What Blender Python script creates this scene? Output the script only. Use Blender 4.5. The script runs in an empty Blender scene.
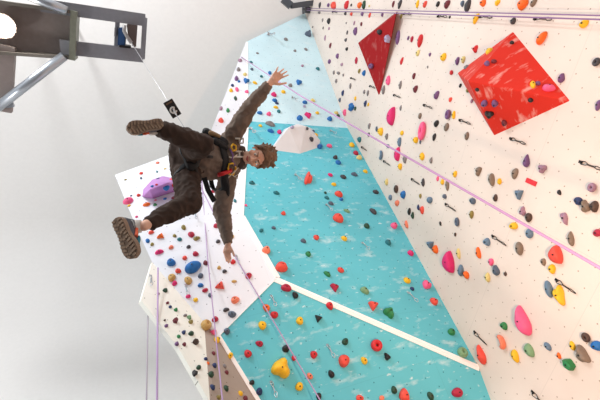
import bpy, bmesh, math, random
from math import pi, sin, cos, radians
from mathutils import Vector, Matrix, noise
from mathutils.bvhtree import BVHTree
import mathutils.geometry as mgeo

sc = bpy.context.scene
COL = sc.collection
V = Vector

# ------------------------------------------------------------------ camera
F = 400.0                                   # focal length in pixels of a 600 px wide frame
CAM = V((0, 0, 1.6))
def cray(px, py): return V((px - 300.0, 200.0 - py, -F))
uz = cray(140, 8).normalized()              # the zenith of the room, in camera axes
_q = cray(140 + 100 * cos(radians(10)), 8 + 100 * sin(radians(10)))
ux = (_q - uz * _q.dot(uz)).normalized()
uy = uz.cross(ux)
C2W = Matrix((ux, uy, uz))
def ray(px, py): return (C2W @ cray(px, py)).normalized()
def at(px, py, t): return CAM + ray(px, py) * t
def on_plane(px, py, p0, n):
    d = ray(px, py)
    return CAM + d * ((p0 - CAM).dot(n) / d.dot(n))
def on_z(px, py, z): return on_plane(px, py, V((0, 0, z)), V((0, 0, 1)))

cd = bpy.data.cameras.new('camera'); cam = bpy.data.objects.new('camera', cd); COL.objects.link(cam)
cd.sensor_width = 36; cd.lens = F / 600 * 36; cd.clip_start = 0.05; cd.clip_end = 200
cam.matrix_world = Matrix.Translation(CAM) @ C2W.to_4x4()
sc.camera = cam
sc.view_settings.view_transform = 'Standard'; sc.view_settings.look = 'None'
sc.view_settings.gamma = 1; sc.view_settings.use_curve_mapping = False
sc.view_settings.exposure = 0.2

# ------------------------------------------------------------------ materials
def lin(c):
    r = []
    for v in c:
        v /= 255.0
        r.append(v / 12.92 if v <= .04045 else ((v + .055) / 1.055) ** 2.4)
    return (*r, 1)
MATS = {}
def mat(name, rgb, rough=.6, metal=0, bump=0, bscale=40, vary=0, emit=0, spec=.5):
    if name in MATS: return MATS[name]
    m = bpy.data.materials.new(name); m.use_nodes = True
    nt = m.node_tree; b = nt.nodes['Principled BSDF']
    c = lin(rgb)
    b.inputs['Base Color'].default_value = c
    b.inputs['Roughness'].default_value = rough; b.inputs['Metallic'].default_value = metal
    b.inputs['Specular IOR Level'].default_value = spec
    tc = nt.nodes.new('ShaderNodeTexCoord')
    if vary:
        n = nt.nodes.new('ShaderNodeTexNoise'); n.inputs['Scale'].default_value = bscale * .4; n.inputs['Detail'].default_value = 4
        nt.links.new(tc.outputs['Object'], n.inputs['Vector'])
        r = nt.nodes.new('ShaderNodeValToRGB')
        r.color_ramp.elements[0].position = .3; r.color_ramp.elements[1].position = .7
        r.color_ramp.elements[0].color = (*[x * (1 - vary) for x in c[:3]], 1)
        r.color_ramp.elements[1].color = (*[min(1, x * (1 + vary)) for x in c[:3]], 1)
        nt.links.new(n.outputs['Fac'], r.inputs['Fac']); nt.links.new(r.outputs['Color'], b.inputs['Base Color'])
    if bump:
        n2 = nt.nodes.new('ShaderNodeTexNoise'); n2.inputs['Scale'].default_value = bscale; n2.inputs['Detail'].default_value = 5
        nt.links.new(tc.outputs['Object'], n2.inputs['Vector'])
        bp = nt.nodes.new('ShaderNodeBump'); bp.inputs['Strength'].default_value = bump; bp.inputs['Distance'].default_value = .01
        nt.links.new(n2.outputs['Fac'], bp.inputs['Height']); nt.links.new(bp.outputs['Normal'], b.inputs['Normal'])
    if emit:
        b.inputs['Emission Color'].default_value = c; b.inputs['Emission Strength'].default_value = emit
    MATS[name] = m
    return m

def panel_mat(name, rgb, chalk=0.0, hole=(90, 80, 72), seam=(2.44, 1.22), spacing=.22, hr=.009, rough=.75, streak=(1.5, 3.2), seamk=.75):
    """painted plywood: a staggered grid of bolt holes, panel joints, chalk smears"""
    m = bpy.data.materials.new(name); m.use_nodes = True
    nt = m.node_tree; N = nt.nodes; L = nt.links; b = N['Principled BSDF']
    b.inputs['Roughness'].default_value = rough; b.inputs['Specular IOR Level'].default_value = .3
    uv = N.new('ShaderNodeUVMap'); sep = N.new('ShaderNodeSeparateXYZ'); L.new(uv.outputs[0], sep.inputs[0])
    def mth(op, a, bb=None, c=None):
        n = N.new('ShaderNodeMath'); n.operation = op
        for i, v in enumerate((a, bb, c)):
            if v is None: continue
            if isinstance(v, (int, float)): n.inputs[i].default_value = v
            else: L.new(v, n.inputs[i])
        return n.outputs[0]
    U, W = sep.outputs[0], sep.outputs[1]
    def dots(off):
        fu = mth('SUBTRACT', mth('FRACT', mth('ADD', mth('DIVIDE', U, spacing), off)), .5)
        fw = mth('SUBTRACT', mth('FRACT', mth('ADD', mth('DIVIDE', W, spacing), off)), .5)
        d = mth('SQRT', mth('ADD', mth('MULTIPLY', fu, fu), mth('MULTIPLY', fw, fw)))
        return mth('LESS_THAN', d, hr / spacing)
    hole_f = mth('MAXIMUM', dots(0.0), dots(0.5))
    def seam_line(c, s, w=.004):
        f = mth('ABSOLUTE', mth('SUBTRACT', mth('FRACT', mth('DIVIDE', c, s)), .5))
        return mth('LESS_THAN', f, w / s)
    seams = mth('MAXIMUM', seam_line(U, seam[0]), seam_line(W, seam[1]))
    # paint with faint blotches
    n0 = N.new('ShaderNodeTexNoise'); n0.inputs['Scale'].default_value = .8; n0.inputs['Detail'].default_value = 6
    L.new(uv.outputs[0], n0.inputs['Vector'])
    rp = N.new('ShaderNodeValToRGB'); c = lin(rgb)
    rp.color_ramp.elements[0].position = .35; rp.color_ramp.elements[1].position = .65
    rp.color_ramp.elements[0].color = (*[x * .94 for x in c[:3]], 1); rp.color_ramp.elements[1].color = (*[min(1, x * 1.05) for x in c[:3]], 1)
    L.new(n0.outputs['Fac'], rp.inputs['Fac'])
    col = rp.outputs['Color']
    def mix(f, a, bcol):
        mx = N.new('ShaderNodeMix'); mx.data_type = 'RGBA'
        L.new(f, mx.inputs['Factor']); L.new(a, mx.inputs['A'])
        if isinstance(bcol, tuple): mx.inputs['B'].default_value = bcol
        else: L.new(bcol, mx.inputs['B'])
        return mx.outputs['Result']
    if chalk:
        mp = N.new('ShaderNodeMapping'); mp.inputs['Scale'].default_value = (streak[0], streak[1], 1)
        L.new(uv.outputs[0], mp.inputs['Vector'])
        for scl, lo, hi, k in ((1.9, .56, .74, .5 * chalk), (5.0, .63, .71, .65 * chalk)):
            n1 = N.new('ShaderNodeTexNoise'); n1.inputs['Scale'].default_value = scl; n1.inputs['Detail'].default_value = 7; n1.inputs['Roughness'].default_value = .6
            L.new(mp.outputs[0], n1.inputs['Vector'])
            mr = N.new('ShaderNodeMapRange'); mr.inputs['From Min'].default_value = lo; mr.inputs['From Max'].default_value = hi; mr.inputs['To Max'].default_value = k
            L.new(n1.outputs['Fac'], mr.inputs['Value'])
            col = mix(mr.outputs[0], col, lin((240, 246, 248)))
    sd = mth('MULTIPLY', seams, seamk)
    col = mix(sd, col, (*[x * .62 for x in c[:3]], 1))
    col = mix(hole_f, col, lin(hole))
    L.new(col, b.inputs['Base Color'])
    bn = N.new('ShaderNodeTexNoise'); bn.inputs['Scale'].default_value = 60; L.new(uv.outputs[0], bn.inputs['Vector'])
    bp = N.new('ShaderNodeBump'); bp.inputs['Strength'].default_value = .06; bp.inputs['Distance'].default_value = .01
    L.new(bn.outputs['Fac'], bp.inputs['Height']); L.new(bp.outputs['Normal'], b.inputs['Normal'])
    return m

# ------------------------------------------------------------------ object helpers
def link(o, parent=None):
    COL.objects.link(o)
    if parent is not None: o.parent = parent; o.matrix_parent_inverse = parent.matrix_world.inverted()
    return o
def mesh_obj(name, verts, faces, m, parent=None, smooth=False, uvs=None):
    me = bpy.data.meshes.new(name); me.from_pydata([tuple(v) for v in verts], [], faces); me.validate()
    me.materials.append(m)
    if smooth: me.polygons.foreach_set('use_smooth', [True] * len(me.polygons))
    return link(bpy.data.objects.new(name, me), parent)
def bm_obj(name, bm, m, parent=None, smooth=False, recalc=True):
    if recalc: bmesh.ops.recalc_face_normals(bm, faces=bm.faces[:])
    me = bpy.data.meshes.new(name); bm.to_mesh(me); bm.free()
    for k in (m if isinstance(m, (list, tuple)) else [m]): me.materials.append(k)
    if smooth: me.polygons.foreach_set('use_smooth', [True] * len(me.polygons))
    return link(bpy.data.objects.new(name, me), parent)
def empty(name, loc=(0, 0, 0)):
    o = bpy.data.objects.new(name, None); o.empty_display_size = .1; o.location = loc; COL.objects.link(o)
    o.matrix_world = Matrix.Translation(V(loc))
    return o
def tag(o, label, cat, group=None):
    o['label'] = label; o['category'] = cat
    if group: o['group'] = group
    return o
def struct(o, label=None, cat=None):
    o['kind'] = 'structure'
    if label: o['label'] = label
    if cat: o['category'] = cat
    return o
def center_origin(o):
    """put a top-level mesh's origin in the middle of it"""
    me = o.data; c = V((0, 0, 0))
    for v in me.vertices: c += v.co
    c /= max(1, len(me.vertices)); me.transform(Matrix.Translation(-c)); o.location = c
    o.matrix_world = Matrix.Translation(c)
    return o
def frame(d, hint=V((0, 0, 1))):
    d = d.normalized()
    if abs(d.dot(hint)) > .97: hint = V((1, 0, 0))
    a = hint.cross(d).normalized(); return a, d.cross(a), d
def add_tube(bm, pts, rads, seg=8, cap=True, closed=False):
    rings = []; n = len(pts); prev = None
    if not isinstance(rads, (list, tuple)): rads = [rads] * n
    for i, p in enumerate(pts):
        if closed: d = pts[(i + 1) % n] - pts[i - 1]
        else: d = pts[min(i + 1, n - 1)] - pts[max(i - 1, 0)]
        d.normalize()
        if prev is None: a, b, _ = frame(d)
        else:
            a = (prev - d * prev.dot(d))
            a = a.normalized() if a.length > 1e-6 else frame(d)[0]
            b = d.cross(a)
        prev = a
        rings.append([bm.verts.new(p + (a * cos(2 * pi * k / seg) + b * sin(2 * pi * k / seg)) * rads[i]) for k in range(seg)])
    for i in range(n if closed else n - 1):
        r0, r1 = rings[i], rings[(i + 1) % n]
        for k in range(seg): bm.faces.new((r0[k], r0[(k + 1) % seg], r1[(k + 1) % seg], r1[k]))
    if cap and not closed:
        bm.faces.new(rings[0][::-1]); bm.faces.new(rings[-1])
def add_box(bm, c, ax, ay, az, sx, sy, sz):
    """box about c, half sizes sx, sy, sz along unit axes"""
    vs = []
    for i in (-1, 1):
        for j in (-1, 1):
            for k in (-1, 1): vs.append(bm.verts.new(c + ax * (sx * i) + ay * (sy * j) + az * (sz * k)))
    for f in ((0, 1, 3, 2), (4, 6, 7, 5), (0, 4, 5, 1), (2, 3, 7, 6), (0, 2, 6, 4), (1, 5, 7, 3)):
        bm.faces.new([vs[i] for i in f])
def add_bar(bm, p, q, w, h, up=V((0, 0, 1))):
    d = (q - p); L = d.length; d.normalize()
    s = d.cross(up).normalized(); u = s.cross(d)
    add_box(bm, (p + q) / 2, d, s, u, L / 2, w / 2, h / 2)
def add_ball(bm, c, r, ax=None, sub=2, sc3=(1, 1, 1)):
    ret = bmesh.ops.create_icosphere(bm, subdivisions=sub, radius=1)
    A = ax or (V((1, 0, 0)), V((0, 1, 0)), V((0, 0, 1)))
    for v in ret['verts']:
        co = v.co.copy()
        v.co = c + A[0] * (co.x * r * sc3[0]) + A[1] * (co.y * r * sc3[1]) + A[2] * (co.z * r * sc3[2])
def add_cone(bm, p, q, r0, r1, seg=14):
    """a limb segment with round ends"""
    d = q - p; L = d.length
    if L < 1e-5: add_ball(bm, p, r0); return
    a, b, d = frame(d)
    pts = []; n = 5
    prof = [(-r0 * cos(t * pi / 2 / n), r0 * sin(t * pi / 2 / n)) for t in range(0, n + 1)]
    prof += [(L + r1 * sin(t * pi / 2 / n), r1 * cos(t * pi / 2 / n)) for t in range(0, n + 1)]
    rings = []
    for z, r in prof:
        if r < 1e-5: rings.append([bm.verts.new(p + d * z)])
        else: rings.append([bm.verts.new(p + d * z + (a * cos(2 * pi * k / seg) + b * sin(2 * pi * k / seg)) * r) for k in range(seg)])
    for i in range(len(rings) - 1):
        r0_, r1_ = rings[i], rings[i + 1]
        for k in range(seg):
            if len(r0_) == 1: bm.faces.new((r0_[0], r1_[(k + 1) % seg], r1_[k]))
            elif len(r1_) == 1: bm.faces.new((r0_[k], r0_[(k + 1) % seg], r1_[0]))
            else: bm.faces.new((r0_[k], r0_[(k + 1) % seg], r1_[(k + 1) % seg], r1_[k]))
def remesh(bm, voxel, smooth=4, factor=.5):
    """one continuous skin over everything in bm"""
    bmesh.ops.recalc_face_normals(bm, faces=bm.faces[:])
    me = bpy.data.meshes.new('tmp'); bm.to_mesh(me); bm.free()
    o = bpy.data.objects.new('tmp', me); COL.objects.link(o)
    r = o.modifiers.new('r', 'REMESH'); r.mode = 'VOXEL'; r.voxel_size = voxel; r.adaptivity = 0
    if smooth:
        s = o.modifiers.new('s', 'SMOOTH'); s.iterations = smooth; s.factor = factor
    dg = bpy.context.evaluated_depsgraph_get(); dg.update()
    out = bpy.data.meshes.new_from_object(o.evaluated_get(dg))
    bpy.data.objects.remove(o); bpy.data.meshes.remove(me)
    return out
def from_mesh(name, me, m, parent=None, smooth=True):
    me.name = name; me.materials.clear()
    for k in (m if isinstance(m, (list, tuple)) else [m]): me.materials.append(k)
    if smooth: me.polygons.foreach_set('use_smooth', [True] * len(me.polygons))
    return link(bpy.data.objects.new(name, me), parent)

# ------------------------------------------------------------------ the room
D = 4.6                                            # camera to right wall
CEIL = 14.12
WALLX = V((D, 0, 0)); NX = V((-1, 0, 0))
def onR(px, py): return on_plane(px, py, WALLX, NX)
SURF = []                                          # (name, BVHTree) of every climbable surface
def plane_of(a, b, c):
    n = (b - a).cross(c - a).normalized()
    if n.dot(CAM - a) < 0: n = -n
    return a, n

def slab(name, poly, n, thick, m, parent=None, uv_up=V((0, 0, 1)), surf=None):
    """flat board with real thickness behind its face; face UVs in metres"""
    bm = bmesh.new(); uvl = bm.loops.layers.uv.new('UVMap')
    c = sum(poly, V()) / len(poly)
    v = (uv_up - n * uv_up.dot(n)).normalized(); u = v.cross(n)
    fr = [bm.verts.new(p) for p in poly]; bk = [bm.verts.new(p - n * thick) for p in poly]
    f = bm.faces.new(fr); f.normal_update()
    if f.normal.dot(n) < 0: f.normal_flip()
    bm.faces.new(bk)
    k = len(poly)
    for i in range(k): bm.faces.new((fr[i], fr[(i + 1) % k], bk[(i + 1) % k], bk[i]))
    for f in bm.faces:
        for l in f.loops: l[uvl].uv = (l.vert.co.dot(u) + 20, l.vert.co.dot(v) + 20)
    o = bm_obj(name, bm, m, parent)
    if surf: SURF.append((surf, BVHTree.FromPolygons([tuple(p) for p in poly], [tuple(range(k))])))
    return o

white_ply = panel_mat('white_painted_plywood', (224, 211, 201), chalk=.0, hole=(168, 150, 136), hr=.0085, spacing=.27, seamk=.25)
wall_right = slab('wall_right', [V((D, -9, 0)), V((D, 13, 0)), V((D, 13, CEIL)), V((D, -9, CEIL))], NX, .2, white_ply, surf='right')
struct(wall_right, 'white plywood climbing wall with bolt holes on the right', 'wall')

plaster = mat('grey_white_plaster', (228, 226, 224), .9, bump=.05, bscale=30, vary=.015)
YB = on_plane(60, 275, V((0, 0, CEIL)), V((0, 0, 1))).y
def sheet(name, a, b, c, d, m):
    n = (b - a).cross(d - a).normalized()
    bm = bmesh.new()
    f = [bm.verts.new(p) for p in (a, b, c, d)]; g = [bm.verts.new(p - n * .2) for p in (a, b, c, d)]
    bm.faces.new(f); bm.faces.new(g[::-1])
    for i in range(4): bm.faces.new((f[i], g[i], g[(i + 1) % 4], f[(i + 1) % 4]))
    return bm_obj(name, bm, m)
XL = -16
ceiling = struct(sheet('ceiling', V((XL, -9, CEIL)), V((XL, YB - 2, CEIL)), V((D, YB - 2, CEIL)), V((D, -9, CEIL)), plaster), 'pale grey plain ceiling', 'ceiling')
# back wall with a wide cove up to the ceiling
bm = bmesh.new(); prof = [(YB, 0.0)]; R = 2.0
for i in range(13):
    a = i / 12 * pi / 2; prof.append((YB - R + R * cos(a), CEIL - R + R * sin(a)))
prof2 = [(y + .2, z + .2) for y, z in prof]
vv = [[bm.verts.new((x, y, z)) for (y, z) in pr] for x in (XL, D) for pr in (prof, prof2)]
n = len(prof)
for i in range(n - 1):
    bm.faces.new((vv[0][i], vv[0][i + 1], vv[2][i + 1], vv[2][i])); bm.faces.new((vv[1][i], vv[3][i], vv[3][i + 1], vv[1][i + 1]))
wb = bm_obj('wall_back', bm, plaster, smooth=True, recalc=False); struct(wb, 'pale grey back wall curving up into the ceiling', 'wall')
floor = struct(sheet('floor', V((XL, -9, 0)), V((D, -9, 0)), V((D, YB, 0)), V((XL, YB, 0)), mat('grey_floor_mats', (104, 103, 104), .8, bump=.1, bscale=20, vary=.05)), 'grey matted floor', 'floor')

# ------------------------------------------------------------------ turquoise overhang and its white side
Cc, A_, B_ = onR(305, 13), onR(347.5, 128), onR(479, 368)
E_ = onR(500, 425)
Vv = at(275, 279, 6.0)
p2, n2 = plane_of(A_, B_, Vv)
U_ = on_plane(246, 121, p2, n2); w_ = on_plane(240, 217, p2, n2)
p1, n1 = plane_of(A_, U_, Cc)
T_ = on_plane(246, 42, p1, n1)
p3, n3 = plane_of(Vv, B_, E_)
S_ = on_plane(217, 337, p3, n3); S2 = on_plane(268, 420, p3, n3)
# white side
p5, n5 = plane_of(w_, Vv, S_)
Q_ = on_plane(137, 229, p5, n5); Q2 = on_plane(152, 262, p5, n5)
p4, n4 = plane_of(w_, U_, Q_)
K_ = on_plane(207, 141, p4, n4); P_ = on_plane(115, 175, p4, n4)
p0_, n0_ = plane_of(U_, T_, K_)
# lower flank below the white side
e = (S_ - Q2); p6, n6 = Q2, e.cross(V((0, 0, 1))).normalized()
n6 = (n6 if n6.dot(CAM - Q2) > 0 else -n6)
K3 = S_.lerp(Q2, .18)
J1 = on_plane(141, 300, p6, n6); J2 = on_plane(178, 347, p6, n6); J3 = on_plane(210, 402, p6, n6); J4 = on_plane(219, 425, p6, n6)
p7, n7 = plane_of(K3, S_, J3)
J5 = on_plane(212, 415, p7, n7)

blue_lit = panel_mat('turquoise_panel_lit', (204, 234, 243), chalk=.7, hole=(120, 170, 185), hr=.008, spacing=.3, seamk=.15)  # upper panel: strong light near the lamp put into a paler base colour
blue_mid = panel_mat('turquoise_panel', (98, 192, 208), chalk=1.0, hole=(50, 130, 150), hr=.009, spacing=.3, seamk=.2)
white_side = panel_mat('bright_white_panel', (230, 233, 240), hole=(150, 150, 160), hr=.008, spacing=.3, seamk=.12)
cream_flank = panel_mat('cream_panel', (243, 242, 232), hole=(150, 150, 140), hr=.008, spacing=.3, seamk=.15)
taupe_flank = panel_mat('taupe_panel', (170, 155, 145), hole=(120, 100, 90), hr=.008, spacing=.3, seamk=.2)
edge_white = mat('white_edge_paint', (253, 253, 253), .4)

tower = empty('climbing_wall', (D, 2.5, 0)); tag(tower, 'turquoise overhanging climbing wall of three facets joining the right wall', 'climbing wall')
slab('upper_panel', [Cc, A_, U_, T_], n1, .1, blue_lit, tower, surf='turquoise')['label'] = 'pale blue upper panel with bright light painted in'
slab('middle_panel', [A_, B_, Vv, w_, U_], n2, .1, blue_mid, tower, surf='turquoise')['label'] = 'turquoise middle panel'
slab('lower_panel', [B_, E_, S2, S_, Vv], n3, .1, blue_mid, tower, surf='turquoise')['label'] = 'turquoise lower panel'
def strip(name, a, b, n, into, w, parent, lift=.012):
    """painted white edging along a-b on the face with normal n, on the side 'into'"""
    d = (b - a).normalized(); s = n.cross(d)
    if s.dot(into - a) < 0: s = -s
    bm = bmesh.new()
    add_box(bm, (a + b) / 2 + s * (w / 2) + n * (lift / 2 - .01), d, s, n, (b - a).length / 2, w / 2, lift / 2 + .01)
    return bm_obj(name, bm, edge_white, parent)
for a, b, n, into, w in ((T_, U_, n1, Cc, .05), (U_, w_, n2, A_, .06), (w_, Vv, n2, A_, .085), (Vv, B_, n2, A_, .04), (Vv, B_, n3, E_, .045), (S_, S2, n3, B_, .05), (Vv, S_, n3, B_, .015)):
    strip('white_edging', a, b, n, into, w, tower)
side = empty('climbing_wall', w_); tag(side, 'bright white left flank of the climbing wall beside the turquoise overhang', 'climbing wall')
slab('upper_panel', [T_, U_, K_], n0_, .08, white_side, side, surf='white')
slab('middle_panel', [K_, U_, w_, Q_, P_], n4, .08, white_side, side, surf='white')
slab('lower_panel', [w_, Vv, S_, Q2, Q_], n5, .08, white_side, side, surf='white')
flank = empty('climbing_wall', K3); tag(flank, 'cream and taupe climbing panels low behind the white flank', 'climbing wall')
slab('cream_panel', [Q2, K3, J3, J2, J1], n6, .06, cream_flank, flank, surf='cream')['label'] = 'cream panel'
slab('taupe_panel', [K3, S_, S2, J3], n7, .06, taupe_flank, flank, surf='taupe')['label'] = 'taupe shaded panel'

# ------------------------------------------------------------------ volumes (big screwed-on shapes)
VOL = {}
def hull(name, pts, m, label, key, bevel=.012):
    bm = bmesh.new()
    for p in pts: bm.verts.new(p)
    bmesh.ops.convex_hull(bm, input=bm.verts[:])
    bmesh.ops.dissolve_limit(bm, angle_limit=radians(2), verts=bm.verts[:], edges=bm.edges[:])
    SURF.append((key, BVHTree.FromBMesh(bm)))
    if bevel:
        bmesh.ops.bevel(bm, geom=bm.edges[:], offset=bevel, segments=2, profile=.6, affect='EDGES')
    o = bm_obj(name, bm, m); center_origin(o); tag(o, label, 'climbing volume'); VOL[key] = o
    return o
def lift(px, py, p0, n, h): return on_plane(px, py, p0 + n * h, n)
def sunk(p, n): return p - n * .01
def chalky(name, rgb, k):
    m = mat(name, rgb, .7, bump=.1, bscale=30, spec=.25); nt = m.node_tree; N = nt.nodes; b = N['Principled BSDF']
    tc = N.new('ShaderNodeTexCoord'); mp = N.new('ShaderNodeMapping'); mp.inputs['Scale'].default_value = (3, 3, 9)
    n = N.new('ShaderNodeTexNoise'); n.inputs['Scale'].default_value = 1.6; n.inputs['Detail'].default_value = 8
    nt.links.new(tc.outputs['Object'], mp.inputs[0]); nt.links.new(mp.outputs[0], n.inputs['Vector'])
    r = N.new('ShaderNodeMapRange'); r.inputs['From Min'].default_value = .56; r.inputs['From Max'].default_value = .72; r.inputs['To Max'].default_value = k
    nt.links.new(n.outputs['Fac'], r.inputs['Value'])
    mx = N.new('ShaderNodeMix'); mx.data_type = 'RGBA'; mx.inputs['A'].default_value = lin(rgb); mx.inputs['B'].default_value = lin((250, 225, 215))
    nt.links.new(r.outputs[0], mx.inputs['Factor']); nt.links.new(mx.outputs['Result'], b.inputs['Base Color'])
    return m
red_paint = chalky('red_volume_paint', (150, 12, 18), .1)
coral_paint = chalky('coral_volume_paint', (212, 48, 34), .4)
hull('climbing_volume', [sunk(onR(p[0], p[1]), NX) for p in ((361, 40), (397, 11), (379, 97))] + [lift(358, 43, WALLX, NX, .32), lift(396, 14, WALLX, NX, .18)], red_paint,
     'dark red triangular wedge volume high on the right wall', 'the dark red wedge volume')
hull('climbing_volume', [sunk(onR(p[0], p[1]), NX) for p in ((513, 31), (571, 101), (494, 136), (457, 73))] + [lift(468, 81, WALLX, NX, .7)], coral_paint,
     'big coral red pyramid volume on the right wall', 'the coral pyramid volume')
hull('climbing_volume', [sunk(on_plane(p[0], p[1], p2, n2), n2) for p in ((270, 150), (284, 129), (312, 128), (321, 141), (318, 148), (300, 154))]
     + [lift(p[0], p[1], p2, n2, .34) for p in ((289, 127), (297, 124), (306, 126))], mat('white_volume_paint', (226, 226, 230), .6, bump=.1, vary=.04, bscale=10),
     'white faceted volume at the top of the turquoise middle panel', 'the white volume')
hull('climbing_volume', [sunk(on_plane(p[0], p[1], p4, n4), n4) for p in ((142, 196.5), (143, 189), (152, 179), (163, 175.5), (176, 178), (181, 185), (179, 190), (153, 198.5))]
     + [lift(p[0], p[1], p4, n4, .42) for p in ((149.5, 190), (168, 182.5), (160, 182), (152, 186))], mat('lilac_volume_paint', (176, 122, 188), .6, bump=.1, vary=.05, bscale=10),
     'lilac flat-topped volume on the white flank', 'the lilac volume')

# ------------------------------------------------------------------ climbing holds
PAL = {'black': (32, 30, 32), 'charcoal': (62, 60, 66), 'grey': (128, 122, 122), 'slate': (82, 96, 116), 'steel': (96, 122, 146), 'blue': (20, 104, 176), 'navy': (34, 52, 98),
       'teal': (30, 112, 122), 'cyan': (70, 176, 206), 'green': (40, 128, 72), 'darkgreen': (34, 70, 50), 'sage': (120, 160, 120), 'olive': (138, 124, 62), 'ochre': (196, 158, 92),
       'yellow': (240, 188, 30), 'cream': (222, 204, 130), 'orange': (238, 106, 26), 'salmon': (238, 130, 100), 'coral': (226, 76, 62), 'red': (204, 36, 44), 'crimson': (176, 28, 62),
       'maroon': (110, 38, 52), 'pink': (238, 92, 140), 'magenta': (220, 34, 112), 'purple': (112, 76, 124), 'mauve': (160, 124, 146), 'brown': (74, 54, 46), 'taupe': (128, 112, 98), 'lavender': (170, 160, 190)}
WORD = {'slate': 'slate grey', 'steel': 'steel blue', 'darkgreen': 'dark green'}
SHAPE = {'d': 'teardrop', 't': 'triangular', 'r': 'ring-shaped', 'l': 'oblong', 'k': 'knobbly', 'c': 'crescent', 'j': 'lipped', 'h': 'domed', 'x': 'cubic'}
def hmat(c): return mat('hold_' + WORD.get(c, c).replace(' ', '_'), PAL[c], .55, bump=.35, bscale=60, vary=.06)
bolt_m = mat('bolt_steel', (60, 58, 56), .35, .9)
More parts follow.
